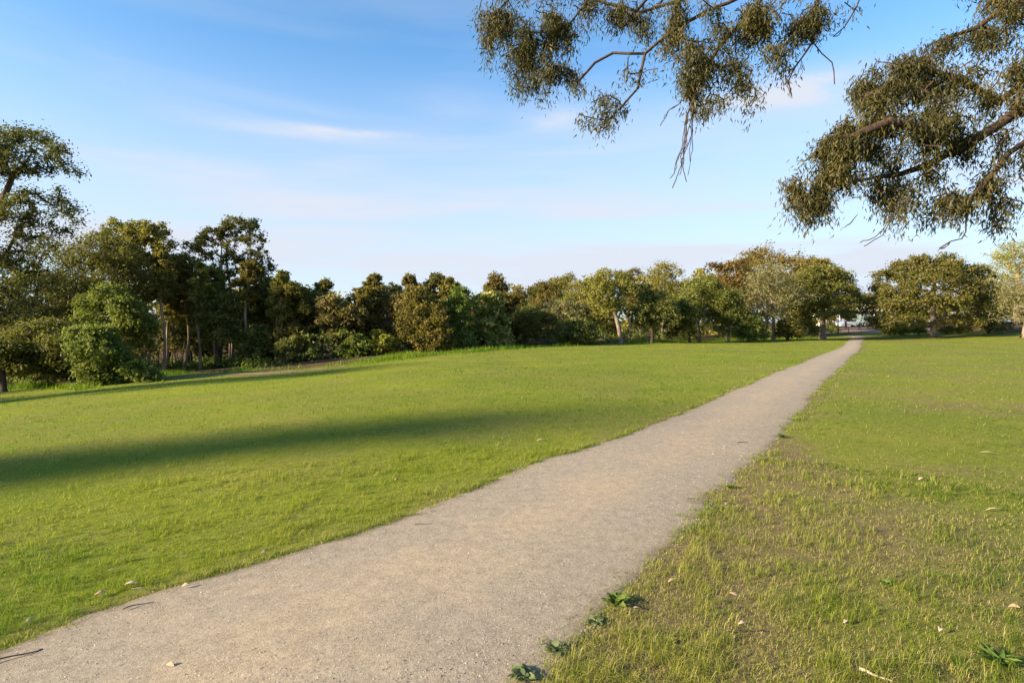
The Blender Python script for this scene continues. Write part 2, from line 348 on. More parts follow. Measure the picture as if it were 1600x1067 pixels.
def verge():
    n = 14000; y = np.exp(rng.uniform(math.log(1.9), math.log(20), n)); left = rng.random(n) < .62
    clump = fbm(y * 3.1, np.where(left, 1.0, 9.0), 91, 3); k = rng.random(n) < np.where(left, sstep(clump, .34, .68), sstep(clump, .50, .78)); y, left, clump = y[k], left[k], clump[k]
    x = np.where(left, XL(y), XR(y)) + rng.normal(0, 1, len(y)) * np.where(left, .05, .11) + np.where(left, -.04, .08)
    x, y, left, clump = (np.repeat(q, 5) for q in (x, y, left, clump)); m = len(x); x = x + rng.normal(0, .013, m); y = y + rng.normal(0, .013, m); r = np.hypot(x, y)
    h = rng.uniform(.02, .06, m) * (.5 + clump); t = np.clip(np.where(rng.random(m) < .5, rng.uniform(.6, .95, m), rng.uniform(0, .45, m)), 0, 1)
    Vv, Fc, tt = blades(np.stack([x, y, terrain(x, y) - .003], -1), h, np.clip(.0011 * r / 2.6, .0018, .008) * rng.uniform(.7, 1.3, m), rng.uniform(0, 6.28, m), np.clip(np.abs(rng.normal(.95, .35, m)), 0, 1.5), t, True)
    tag(link('verge_grass', mesh_np('verge_grass', Vv, Fc, False, {'tint': ('FACE', tt)}), M_blade), 'straggling longer grass along both lips of the path', 'grass', kind='stuff')
verge()
def edge_grass():
    n = 60000
    px = rng.uniform(-60, 1330, n); dens = np.interp(px, [-60, 0, 130, 250, 300, 540, 600, 760, 860, 1000, 1280, 1330], [1, 1, .9, .5, .12, .15, .7, .6, .5, .9, .8, .3])
    k = rng.random(n) < dens; px = px[k]; n = len(px)
    Y = Yedge(px) + rng.normal(.2, 1.0, n) * np.clip(Yedge(px) / 30, .8, 2.2)
    x = (px - CX) / F * Y; k = ~((x > XL(Y) - .3) & (x < XR(Y) + .3)); x, Y, px = x[k], Y[k], px[k]; n = len(x)
    h = rng.uniform(.08, .30, n) * (.25 + 1.3 * sstep(fbm(x * .5, Y * .5, 61, 3), .3, .75)); w = rng.uniform(.016, .045, n)
    t = np.clip(-.02 + .3 * fbm(x * .3, Y * .3, 63, 2) + rng.normal(0, .08, n) + np.where(rng.random(n) < .14, .45, 0), 0, 1)
    Vv, Fc, tt = blades(np.stack([x, Y, terrain(x, Y) - .02], -1), h, w, rng.uniform(0, 6.28, n), np.abs(rng.normal(.6, .3, n)), t, False)
    tag(link('tall_grass', mesh_np('tall_grass', Vv, Fc, False, {'tint': ('FACE', tt)}), M_blade),
        'long unmown grass fringe along the foot of the wood', 'grass', kind='stuff')
edge_grass()
def gravel():
    n = 115000
    r = np.exp(rng.uniform(math.log(2.0), math.log(11), n)); th = rng.uniform(-1.05, .8, n); x = r * np.sin(th); y = r * np.cos(th)
    xl, xr = XL(y), XR(y); k = (x > xl - .05) & (x < xr + .08) & (y > 1)
    u = (x - xl) / (xr - xl); k &= rng.random(n) < (.3 + .7 * sstep(fbm(x * 1.1, y * 1.1, 88, 3), .38, .62)) * (.5 + .5 * u * 0) + .35 * np.abs(2 * u - 1) ** 1.5
    x, y, r, u = x[k], y[k], r[k], u[k]; n = len(x)
    s = .0022 + .0055 * rng.random(n) ** 2 * np.clip(r / 4, .9, 2.2)
    P = np.stack([x, y, terrain(x, y) + .0042 + np.clip(4 * u * (1 - u), 0, 1) * .018], -1)
    ang = rng.uniform(0, 6.28, n); pts = []
    for k4 in range(4):
        aa = ang + k4 * math.pi / 2 + rng.normal(0, .3, n); rr = s * rng.uniform(.7, 1.3, n)
        pts.append(P + np.stack([rr * np.cos(aa), rr * np.sin(aa), -s * .1], -1))
    pts.append(P + np.stack([rng.normal(0, .3, n) * s, rng.normal(0, .3, n) * s, s * rng.uniform(.5, 1.0, n)], -1))
    Vv = np.stack(pts, 1).reshape(-1, 3); b = np.arange(n)[:, None] * 5
    Fc = np.concatenate([b + np.array([[i, (i + 1) % 4, 4]]) for i in range(4)]); t = np.tile(np.clip(rng.normal(.45, .30, n), 0, 1), 4)
    tag(link('gravel', mesh_np('gravel', Vv, Fc, False, {'tint': ('FACE', t)}), M_stone), 'loose pale gravel stones scattered over the path', 'gravel', kind='stuff')
gravel()

# ------------------------------------------------------------------ tree builder
def grow(init, parents, attr_pts, rng, seg=.45, curve=.35, jit=.05, upcost=.6, ban=()):
    pos = [np.array(p, float) for p in init]; par = list(parents)
    arr = np.empty((len(pos) + len(attr_pts) * 30 + 50, 3)); n = len(pos); arr[:n] = pos
    A = np.array(attr_pts); bn = np.array(list(ban), int)
    d0 = np.array([np.min(np.linalg.norm(arr[:n] - q, axis=1)) for q in A]); tips = []
    for q in A[np.argsort(d0)]:
        dv = q - arr[:n]; d = np.linalg.norm(dv, axis=1)
        cost = d + upcost * np.maximum(-dv[:, 2], 0) ; cost[0] += 1e3
        if len(ban): cost[bn] += 1e3
        j = int(np.argmin(cost)); p0 = arr[j].copy(); L = d[j]
        pd = norm(p0 - arr[par[j]]) if par[j] >= 0 else np.array((0, 0, 1.))
        m = max(1, min(28, int(math.ceil(L / seg)))); ctrl = p0 + pd * L * curve
        last = j
        for i in range(1, m + 1):
            t = i / m; b = (1 - t) ** 2 * p0 + 2 * t * (1 - t) * ctrl + t * t * q
            if i < m: b = b + rng.normal(0, jit * min(L, 1.5), 3)
            arr[n] = b; par.append(last); last = n; n += 1
        tips.append(last)
    return arr[:n].copy(), np.array(par), tips
def tubes(pos, par, base_r, tip_r, sides=5, flare=1.35, power=.5, thin=0, taper=0):
    n = len(pos); cnt = np.zeros(n); has = np.zeros(n, bool); has[par[par >= 0]] = True
    cnt[~has] = 1
    for i in range(n - 1, 0, -1): cnt[par[i]] += cnt[i]
    r = np.maximum(base_r * (cnt / cnt[0]) ** power, tip_r)
    if taper:
        for i in range(1, n): r[i] = max(tip_r, min(r[i], r[par[i]] * taper))
    main = np.full(n, -1)
    best = np.zeros(n)
    for i in range(1, n):
        p = par[i]
        if cnt[i] > best[p]: best[p] = cnt[i]; main[p] = i
    din = np.zeros((n, 3)); din[1:] = norm(pos[1:] - pos[par[1:]])
    din[0] = norm(pos[main[0]] - pos[0]) if main[0] > 0 else (0, 0, 1)
    dn = din.copy(); k = main >= 0; dn[k] = norm(din[k] + din[main[k]])
    r[0] *= flare
    if thin:
        parts = []; off = 0
        for sel, sd in ((r[1:] >= thin, sides), (r[1:] < thin, 3)):
            parts.append(ring_edges(pos, par, main, dn, din, r, np.arange(1, n)[sel], sd))
        (v1, f1), (v2, f2) = parts
        return np.concatenate([v1, v2]), np.concatenate([f1, f2 + len(v1)]), r
    return (*ring_edges(pos, par, main, dn, din, r, np.arange(1, n), sides), r)
def ring_edges(pos, par, main, dn, din, r, e, sides):
    p = par[e]; ismain = main[p] == e
    d_s = np.where(ismain[:, None], dn[p], din[e]); r_s = np.where(ismain, r[p], np.minimum(r[p], r[e] * 1.2)); d_e = dn[e]
    ref = np.array((.31, .17, .93)); ref2 = np.array((.9, .3, .1))
    def frame(d):
        rf = np.where((np.abs(d @ ref) > .93)[:, None], ref2, ref); u = norm(np.cross(d, rf)); return u, np.cross(d, u)
    us, vs = frame(d_s); ue, ve = frame(d_e)
    # keep the end ring untwisted against the start ring
    a = np.linspace(0, 2 * math.pi, sides, endpoint=False); ca, sa = np.cos(a)[None, :, None], np.sin(a)[None, :, None]
    u2 = norm(us - d_e * np.sum(us * d_e, 1, keepdims=True)); v2 = np.cross(d_e, u2)
    S = pos[p][:, None] + r_s[:, None, None] * (us[:, None] * ca + vs[:, None] * sa)
    E = pos[e][:, None] + r[e][:, None, None] * (u2[:, None] * ca + v2[:, None] * sa)
    Vv = np.concatenate([S, E], 1).reshape(-1, 3); m = len(e); b = np.arange(m)[:, None] * 2 * sides; i = np.arange(sides); j = (i + 1) % sides
    Fc = np.stack([b + i, b + j, b + sides + j, b + sides + i], -1).reshape(-1, 4)
    return Vv, Fc
def leafquads(cen, rad, per, L, Wd, rng, out=.4, up=.25, droop=0.0, shell=.5, flat=.8):
    m = len(cen); idx = np.repeat(np.arange(m), per); n = len(idx)
    o = rand_unit(rng, n); rr = np.clip(np.abs(rng.normal(.55, .36, n)), 0, 1.25); off = o * (rr * rad[idx])[:, None]; off[:, 2] *= flat
    P = cen[idx] + off; nn = norm(out * o + np.array((0, 0, up)) + .55 * rand_unit(rng, n))
    ax = rand_unit(rng, n) + np.array((0, 0, -droop)); ax = norm(ax - nn * np.sum(ax * nn, 1, keepdims=True)); w = np.cross(nn, ax)
    l = L * rng.uniform(.6, 1.35, n)[:, None]; ww = Wd * rng.uniform(.6, 1.35, n)[:, None]
    Vv = np.stack([P - ax * l / 2, P + w * ww / 2 - nn * ww * .12, P + ax * l / 2, P - w * ww / 2 - nn * ww * .12], 1).reshape(-1, 3)
    ct = rng.random(m); t = np.clip(.55 * ct[idx] + .45 * rng.random(n), 0, 1)
    return Vv, np.arange(4 * n).reshape(n, 4), t
LK = {  # leaf length, width, clump radius as a share of the crown width
    'gum': (.20, .09), 'fine': (.18, .07), 'dome': (.23, .13), 'shrub': (.16, .08)}
def crown_blobs(kind, w, h, d, rng):
    """ellipsoid clumps (x,y,z,rx,ry,rz) in a crown box centred on x=y=0, z from 0 to h"""
    B = []
    if kind == 'dome':
        n = 26
        for i in range(n):
            v = rand_unit(rng, 1)[0]; v[2] = abs(v[2]) * 1.15 - .22; v = v / np.linalg.norm(v); s = rng.uniform(.68, .86)
            R = rng.uniform(.14, .22) * w
            B.append((v[0] * w * .5 * s, v[1] * d * .5 * s, h * .30 + v[2] * h * .70 * s, R, R, R * .78))
    elif kind == 'round':
        n = rng.integers(13, 18)
        for i in range(n):
            v = rand_unit(rng, 1)[0]; s = rng.uniform(.45, .82); R = rng.uniform(.15, .25) * w
            B.append((v[0] * w * .5 * s, v[1] * d * .5 * s, h * .5 + v[2] * h * .5 * s, R, R, min(R * .72, h * .22)))
    elif kind == 'open':
        n = rng.integers(11, 15)
        for i in range(n):
            t = (i + rng.random()) / n; a = i * 2.4 + rng.normal(0, .5); wr = w * .5 * (.35 + .65 * math.sin(math.pi * min(1, .25 + .75 * t)))
            s = rng.uniform(.3, .85); R = rng.uniform(.13, .21) * w
            B.append((math.cos(a) * wr * s, math.sin(a) * wr * s, h * (.06 + .86 * t), R, R, R * .7))
    elif kind == 'column':
        n = rng.integers(15, 20)
        for i in range(n):
            t = (i + rng.random()) / n; a = i * 2.4 + rng.normal(0, .5); wr = w * .5 * (1 - .6 * t ** 2.2)
            s = rng.uniform(.35, .85); R = rng.uniform(.16, .25) * w
            B.append((math.cos(a) * wr * s, math.sin(a) * wr * s, h * (.05 + .86 * t), R, R, R * .75))
    return B
TREES = {}
def make_tree(name, label, cat, px, Y, box=None, kind='round', leaf='olive', lk='gum', bark='grey', nleaf=11000, tr=.13, stems=1, blobs=None,
              lean=0.0, nattr=170, group=None, seed=0, depth=.9, upcost=.6, crad=1.0, droop=.3, ground=None, fork=.45):
    rng = np.random.default_rng(1000 + seed + int(px) * 7 + int(Y * 13))
    base = on_ground(px, Y) if ground is None else np.array(ground, float)
    if blobs is not None:   # given clumps (px, py, rx px, ry px, depth offset m)
        B = []
        for q in blobs:
            c = at(q[0], q[1], Y) - base; k = Y / F; dz = q[4] if len(q) > 4 else rng.normal(0, q[2] * k * .7)
            s = (Y + dz) / Y
            B.append(((c[0] + base[0]) * s - base[0], dz, (c[2] + base[2] - CAMZ) * s + CAMZ - base[2], q[2] * k, max(q[2], q[3]) * k * .9, q[3] * k))
    else:
        xl, xr, yt, yb = box; k = Y / F; w = (xr - xl) * k; h = (yb - yt) * k; c = at((xl + xr) / 2, yb, Y) - base
        B = [(b_[0] + c[0], b_[1] + 0, b_[2] + c[2], *b_[3:]) for b_ in crown_blobs(kind, w, h, w * depth, rng)]
        for i, b_ in enumerate(B):          # keep the low clumps off the ground
            if b_[2] - b_[5] < .12: B[i] = (*b_[:2], b_[5] + .12, *b_[3:])
    nattr = int(nattr * (1.7 if kind == 'dome' else 2.6)); nleaf = int(nleaf * (1.3 if Y < 44 else .95))
    B = np.array(B); B[:, 3:] *= (1.05 if kind == 'dome' else 1.38 if kind == 'open' else 1.24); vol = B[:, 3] * B[:, 4] * B[:, 5]; pr = vol ** .67 / np.sum(vol ** .67)
    idx = rng.choice(len(B), nattr, p=pr); o = rand_unit(rng, nattr); o[:, 2] = np.where(o[:, 2] < (-.3 if kind == 'dome' else -.7), -o[:, 2], o[:, 2])
    A = B[idx, :3] + o * B[idx, 3:] * (rng.uniform(.3, 1.12, nattr) ** .6)[:, None]
    A[:, 2] = np.maximum(A[:, 2], .15)
    top = B[:, 2].max(); cen = np.average(B[:, :3], axis=0, weights=vol)
    init = [np.zeros(3)]; par = [-1]
    zf = max(.4, (B[:, 2] - B[:, 5]).min()) if kind in ('dome', 'round') and blobs is None else top * fork
    zf = max(.35, min(zf, top * .7))
    for s in range(stems):
        tgt = np.array((cen[0] + rng.normal(0, .12) * stems * top * .12, cen[1] * .8 + rng.normal(0, .1) * top * .1 * stems, top * .86))
        last = 0; m = 9; st = np.array((rng.normal(0, .25), rng.normal(0, .25), 0)) if s else np.zeros(3)
        ph = rng.uniform(0, 6.28)
        if s: init.append(st); par.append(0); last = len(init) - 1
        for i in range(1, m + 1):
            t = i / m; hfrac = t
            xy = st[:2] * (1 - t) + tgt[:2] * (t ** 1.25) + np.array((math.sin(ph + t * 5), math.cos(ph + t * 4))) * .035 * top * t
            xy = xy + np.array((lean * math.sin(t * math.pi), 0))
            init.append(np.array((*xy, tgt[2] * hfrac))); par.append(last); last = len(init) - 1
    # branches only leave the stems above the fork height
    init = np.array(init); A2 = A[np.argsort(A[:, 2])]
    pos, parr, tips = grow(init, par, A2, rng, seg=max(.4, top * .09), upcost=upcost)
    Vv, Fc, r = tubes(pos, parr, tr, .012, 6, thin=.028)
    wood = mesh_np('trunk', Vv, Fc, True)
    Lx, Wx = LK[lk]; wid = B[:, 3].mean()
    cr = np.clip(wid * .50, .24, .75) * crad
    per = max(4, nleaf // nattr)
    lv, lf, lt = leafquads(A2, cr * rng.uniform(.7, 1.3, nattr), per, Lx, Wx, rng, droop=droop, shell=.45)
    lv[:, 2] = np.maximum(lv[:, 2], .03)
    crown = mesh_np('crown', lv, lf, False, {'tint': ('FACE', lt)})
    t = empty(name, base); tag(t, label, cat, group)
    link('trunk', wood, MB[bark], t); link('crown', crown, ML[leaf], t)
    TREES.setdefault(name, []).append(t)
    return t
def copy_tree(src, px, Y, label, group, rot, scale, X=None):
    base = on_ground(px, Y) if X is None else np.array((X, Y, float(terrain(X, Y))))
    r = src.copy(); C.objects.link(r); r.location = base; r.rotation_euler = (0, 0, rot); r.scale = (scale[0], scale[0], scale[1])
    tag(r, label, None, group)
    if 'group' in r and not group: del r['group']
    for ch in src.children:
        c = ch.copy(); C.objects.link(c); c.parent = r
    return r

# ------------------------------------------------------------------ the wood on the left
WD = 'trees of the wood'
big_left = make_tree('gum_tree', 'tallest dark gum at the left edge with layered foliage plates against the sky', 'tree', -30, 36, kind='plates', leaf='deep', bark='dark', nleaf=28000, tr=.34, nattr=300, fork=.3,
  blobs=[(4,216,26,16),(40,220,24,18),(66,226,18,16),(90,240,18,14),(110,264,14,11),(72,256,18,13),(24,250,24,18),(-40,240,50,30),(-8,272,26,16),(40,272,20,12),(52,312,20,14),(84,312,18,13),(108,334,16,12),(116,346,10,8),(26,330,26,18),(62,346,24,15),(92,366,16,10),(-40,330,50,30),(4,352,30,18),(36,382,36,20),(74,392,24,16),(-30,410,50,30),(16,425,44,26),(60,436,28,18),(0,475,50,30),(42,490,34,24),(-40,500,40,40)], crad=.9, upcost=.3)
make_tree('wattle_tree', 'broad feathery dark green wattle behind the low leaning shrub', 'tree', 150, 33, kind='column', leaf='dark', lk='fine', bark='dark', nleaf=24000, nattr=300, tr=.2, stems=2, fork=.2,
  blobs=[(150,385,26,18),(180,395,28,20),(125,405,26,18),(105,425,26,18),(160,430,36,22),(205,430,24,22),(80,455,30,18),(130,460,38,20),(185,465,32,20),(60,490,34,16),(110,495,36,18),(165,500,36,18),(205,500,22,16),(90,530,40,16),(150,540,36,18),(195,545,30,16),(40,525,34,16)], crad=.95)
make_tree('wattle_tree', 'light green wattle sprays reaching right beside the pale twin trunks', 'tree', 165, 30, kind='column', leaf='green', lk='fine', bark='dark', nleaf=13000, nattr=170, tr=.13, fork=.2,
  blobs=[(170,462,22,12),(150,480,26,14),(195,480,22,12),(205,500,24,12),(222,512,18,10),(185,515,26,12),(140,505,22,12),(225,535,16,9),(160,530,22,12)], crad=.85)
make_tree('wattle_tree', 'low spreading grey green wattle with a dark trunk on the bright grass', 'tree', 118, 27, kind='column', leaf='dark', lk='fine', bark='dark', nleaf=17000, nattr=220, tr=.14, fork=.2,
  blobs=[(60,545,34,14),(100,540,30,14),(30,560,28,12),(75,568,36,13),(115,560,30,14),(95,585,26,9),(40,578,22,9),(130,530,24,12),(75,515,30,12),(30,530,26,12)], crad=.8)
make_tree('shrub', 'bright green leaning shrub spilling onto the lawn edge at left', 'shrub', 165, 25.5, kind='column', leaf='green', lk='shrub', bark='dark', nleaf=15000, nattr=200, tr=.09, stems=2, fork=.15,
  blobs=[(130,530,24,14),(155,525,20,12),(145,550,28,14),(175,552,20,14),(190,570,20,12),(215,578,18,11),(232,588,15,10),(150,580,22,12),(175,592,24,12),(205,596,22,9),(150,600,18,9),(125,560,20,12)], crad=.8)
make_tree('shrub', 'small grey green bush on a dark stem at the left picture edge', 'shrub', 6, 26, kind='column', leaf='dark', lk='shrub', bark='dark', nleaf=8000, nattr=110, tr=.12, fork=.2,
  blobs=[(0,560,26,14),(25,565,20,12),(-25,570,26,14),(15,545,22,12),(38,572,14,9),(-10,545,24,12)], crad=.85)
make_tree('gum_tree', 'thin topped gum rising behind the wattles left of the twin trunks', 'tree', 178, 40, kind='open', leaf='olive', nleaf=5000, nattr=80, tr=.1,
  blobs=[(178,356,11,9),(170,368,12,8),(186,366,9,8),(178,385,16,9),(165,400,14,9),(190,400,14,9),(178,420,20,14)], crad=.8)
make_tree('gum_tree', 'narrow brown green gum on twin pale trunks near the wattles', 'tree', 232, 36, kind='column', leaf='olive', bark='tan', nleaf=12000, nattr=190, tr=.13, stems=2,
  blobs=[(222,358,18,10),(240,362,16,10),(208,372,16,12),(253,378,14,13),(228,385,22,14),(205,398,16,14),(250,405,16,15),(228,415,22,14),(210,430,14,12),(250,435,16,13),(230,445,18,12),(215,460,14,10),(246,466,14,10)], crad=.8)
make_tree('gum_tree', 'slim gum with a leaning trunk left of the open tall gum', 'tree', 286, 37, kind='open', leaf='olive', bark='tan', nleaf=9000, nattr=140, tr=.10, lean=.5,
  blobs=[(290,408,13,9),(278,420,13,10),(300,425,12,10),(285,440,16,11),(272,455,13,10),(300,455,13,10),(286,472,18,11),(270,490,14,10),(305,490,14,10)], crad=.8)
make_tree('gum_tree', 'tall open gum with scattered leaf clumps showing sky through its crown', 'tree', 362, 38.5, kind='open', leaf='dark', bark='grey', nleaf=12000, nattr=190, tr=.14, stems=2, fork=.5,
  blobs=[(372,350,18,9),(390,356,13,9),(358,364,16,8),(398,374,12,9),(380,378,15,9),(332,368,14,8),(316,378,13,8),(300,386,12,8),(345,388,14,8),(405,396,11,9),(388,402,14,9),(325,402,12,8),(360,408,13,8),(412,418,12,10),(398,428,13,10),(340,424,13,9),(370,434,13,10),(318,436,12,9),(425,442,10,9),(385,455,16,11),(350,460,15,10),(405,470,16,12),(330,475,16,11),(370,490,20,12)], crad=.72)
make_tree('gum_tree', 'yellowish gum crown at the right shoulder of the open tall gum', 'tree', 418, 40, kind='column', leaf='yellow', bark='dark', nleaf=9000, nattr=140, tr=.10,
  blobs=[(412,448,14,12),(430,460,12,10),(400,465,14,12),(420,480,16,12),(402,500,16,12),(432,500,13,12),(415,525,18,12)], crad=.85)
row = [ # base px, Y, box, kind, leaf, bark, stems, label
 (345, 36.5, (310,390,462,535), 'column', 'dark', 'dark', 2, 'dark bushy understorey tree below the open tall gum'),
 (300, 39.5, (262,330,450,545), 'column', 'dark', 'dark', 2, 'dark green tree filling the wood behind the leaning trunk'),
 (405, 36.5, (378,436,515,572), 'column', 'dark', 'dark', 2, 'low dark bush with a black stem right of the bare forest floor'),
 (452, 36.5, (425,492,436,560), 'column', 'olive', 'dark', 1, 'twiggy olive tree just right of the yellowish gum'),
 (476, 38.5, (455,520,440,540), 'round', 'olive', 'grey', 1, 'olive gum between the twiggy tree and the red brown tree'),
 (520, 36.5, (488,562,452,545), 'round', 'brown', 'dark', 1, 'red brown leafed tree with a dark straight trunk in the wood'),
 (458, 34.8, (432,472,530,572), 'column', 'dark', 'dark', 2, 'grey green bush at the track edge beneath the twiggy tree'),
 (560, 38.0, (540,600,445,550), 'round', 'olive', 'dark', 1, 'dull olive tree right of the red brown tree'),
 (552, 36.0, (535,575,525,566), 'column', 'green', 'dark', 2, 'fresh green bush standing right of the dark straight trunk'),
 (598, 38.5, (575,640,440,552), 'round', 'brown', 'dark', 1, 'brownish olive tree in the middle of the left wood'),
 (600, 36.5, (575,622,515,558), 'round', 'yellow', 'dark', 1, 'yellow green understorey tree low in the left wood'),
 (640, 41.0, (620,668,430,500), 'open', 'brown', 'grey', 1, 'brown topped gum standing above the left wood skyline'),
 (642, 37.5, (615,690,448,552), 'column', 'olive', 'dark', 2, 'dense dark olive tree at the front of the wood'),
 (672, 41.0, (655,705,426,500), 'open', 'dark', 'grey', 1, 'ragged topped gum with thin twigs above the left wood'),
 (668, 37.0, (640,705,470,556), 'column', 'olive', 'dark', 2, 'yellow tinged bushy tree next to the bright green one'),
 (712, 38.5, (682,745,450,552), 'column', 'green', 'dark', 2, 'bright green bushy tree near the end of the left wood'),
 (690, 37.5, (672,715,500,556), 'column', 'green', 'dark', 2, 'low fresh green shrub at the foot of the bright green tree'),
]
for i, (px, Y, bx_, kd, lf_, bk, stx, lab) in enumerate(row):
    make_tree('shrub' if ('bush ' in lab or 'shrub' in lab) and (bx_[3] - bx_[2]) < 80 else 'woodland_tree', lab, 'shrub' if ('bush ' in lab or 'shrub' in lab) and (bx_[3] - bx_[2]) < 80 else 'tree',
              px, Y, bx_, kd, lf_, 'gum', bk, 9500, .11, stx, nattr=150, seed=i, crad=.85)
slim = [
 (256, 35.2, (238,276,392,478), 'slim pale trunked gum right of the twin trunks with a small high crown', 'olive'),
 (274, 38.0, (258,292,402,470), 'thin gum with a bare pale stem left of the leaning trunk gum', 'dark'),
 (313, 36.0, (294,334,410,486), 'slim gum with a bare stem right of the leaning trunk gum', 'olive'),
 (337, 37.0, (322,356,418,480), 'thin bare stemmed gum just left of the open tall gum', 'dark'),
 (389, 36.5, (370,412,400,474), 'slim gum with a pale stem just right of the open tall gum trunk', 'olive'),
 (437, 36.0, (418,458,424,500), 'slim twiggy gum rising in front of the yellowish crown', 'olive'),
 (503, 38.0, (486,524,436,500), 'slim gum with an airy crown left of the red brown tree top', 'olive'),
 (581, 38.5, (562,602,430,490), 'airy topped slim gum above the middle of the left wood', 'olive'),
 (699, 39.5, (682,718,434,488), 'slim gum crown peeping over the bright green bushy tree', 'olive')]
for i, (px, Y, bx_, lab, lf_) in enumerate(slim):
    make_tree('gum_tree', lab, 'tree', px, Y, bx_, 'open', lf_, 'gum', 'tan', 5200, .085, 1 + i % 2, nattr=80, seed=200 + i, crad=.8)
make_tree('flowering_tree', 'tree covered in pale cream yellow blossom at the corner of the wood', 'tree', 762, 40, (738,792,456,548), 'column', 'cream', 'dome', 'dark', 13000, .12, 2, nattr=180, seed=3)
make_tree('gum_tree', 'gum rising behind the cream blossom tree with a knobbly top', 'tree', 772, 46, (748,800,427,500), 'open', 'olive', 'gum', 'grey', 8000, .14, 1, nattr=120, seed=4)

# ------------------------------------------------------------------ trees across the end of the field
row2 = [
 (805, 46, (780,832,440,535), 'round', 'olive', 'dark', 1, 'olive gum right of the cream blossom tree with a forked trunk'),
 (850, 55, (828,880,440,520), 'round', 'olive', 'grey', 1, 'far rounded gum behind the dark bushes at the field end'),
 (822, 43.5, (795,860,478,536), 'round', 'dark', 'dark', 2, 'dark low spreading tree on a short brown trunk at the field end'),
 (885, 58, (858,912,434,520), 'open', 'olive', 'grey', 1, 'gum with a thin top and a small sky gap left of centre skyline'),
 (880, 46, (848,915,468,534), 'round', 'grey', 'dark', 1, 'grey green tree over the fallen log at the field end'),
 (918, 50, (882,948,440,525), 'round', 'olive', 'tan', 1, 'broad olive gum left of the leaning brown trunk'),
 (908, 43, (875,935,505,538), 'column', 'dark', 'dark', 3, 'low dark rounded bush at the edge of the long grass'),
 (970, 45, (925,985,424,512), 'round', 'olive', 'grey', 1, 'tall olive gum on a leaning tan trunk at the field end'),
 (985, 60, (962,1008,425,480), 'open', 'olive', 'grey', 1, 'small far gum crown peeping between two taller crowns'),
 (1035, 58, (1000,1070,415,490), 'open', 'yellow', 'grey', 1, 'open flat topped yellow green gum with white limbs'),
 (1018, 46, (985,1050,452,520), 'round', 'dark', 'dark', 1, 'dark tree on a thick black trunk below the flat topped gum'),
 (1092, 50, (1056,1118,429,512), 'round', 'fig', 'dark', 1, 'round yellow olive gum with a stout leaning brown trunk'),
 (1078, 47, (1045,1090,475,525), 'column', 'dark', 'dark', 1, 'dark slender tree left of the stout leaning trunk'),
 (1135, 62, (1106,1182,398,520), 'dome', 'bronze', 'grey', 1, 'big bronze domed gum left of the tallest dome'),
 (1195, 66, (1135,1265,387,500), 'dome', 'bronze', 'grey', 1, 'tallest broad bronze domed gum behind the grey green tree'),
 (1138, 50, (1110,1165,460,526), 'column', 'green', 'tan', 1, 'mixed green bushy tree with a pale thin stem at the field end'),
 (1268, 74, (1225,1290,400,480), 'dome', 'bronze', 'grey', 1, 'bronze gum crown showing above the left dome tree'),
 (1208, 53, (1158,1250,417,522), 'round', 'grey', 'tan', 1, 'large grey green gum with a visible tan trunk'),
 (1170, 50, (1148,1195,492,530), 'column', 'green', 'dark', 2, 'low green bush left of the grey green gum trunk'),
 (1230, 52, (1215,1255,490,526), 'column', 'olive', 'dark', 2, 'olive bush between the grey green gum and the left dome tree'),
 (1292, 84, (1272,1310,407,470), 'round', 'dark', 'grey', 1, 'dark round gum top behind the left dome tree'),
 (1322, 82, (1295,1346,420,508), 'round', 'dark', 'grey', 1, 'dark thin leafed gum at the gap above the house'),
]
for i, (px, Y, bx_, kd, lf_, bk, stx, lab) in enumerate(row2):
    sh = bx_[3] - bx_[2] < 42
    if not sh: cxm = (bx_[0] + bx_[1]) / 2; hw_ = (bx_[1] - bx_[0]) * .57; bx_ = (cxm - hw_, cxm + hw_, bx_[2] - 6, bx_[3] + 3)
    make_tree('shrub' if sh else 'gum_tree', lab, 'shrub' if sh else 'tree', px, Y, bx_, kd, lf_, 'dome' if kd == 'dome' else 'gum', bk,
              15000 if kd == 'dome' else 9500, .16 if kd in ('dome', 'round') else .12, stx, nattr=230 if kd == 'dome' else 150, seed=40 + i)
make_tree('dome_tree', 'dense rounded dome tree left of the path end with a short stout trunk', 'tree', 1285, 57.5, kind='dome', leaf='fig', lk='dome', bark='grey', nleaf=26000, nattr=380, tr=.30, fork=.16,
  blobs=[(1285,432,30,14),(1262,440,24,14),(1310,440,22,14),(1245,455,20,14),(1285,455,32,18,-2),(1325,458,18,15),(1232,475,14,13),(1260,475,26,16,-2.5),(1300,475,28,16,-2.5),(1335,478,11,13),(1240,497,18,12,-1),(1270,497,24,13,-2.8),(1305,495,24,12,-2),(1330,492,14,10),(1232,512,10,7),(1255,512,13,8,-2),(1272,424,14,7),(1302,425,13,7),(1250,438,12,8),(1342,468,7,8),(1285,430,26,14,2),(1285,470,40,26,3)], crad=.8)
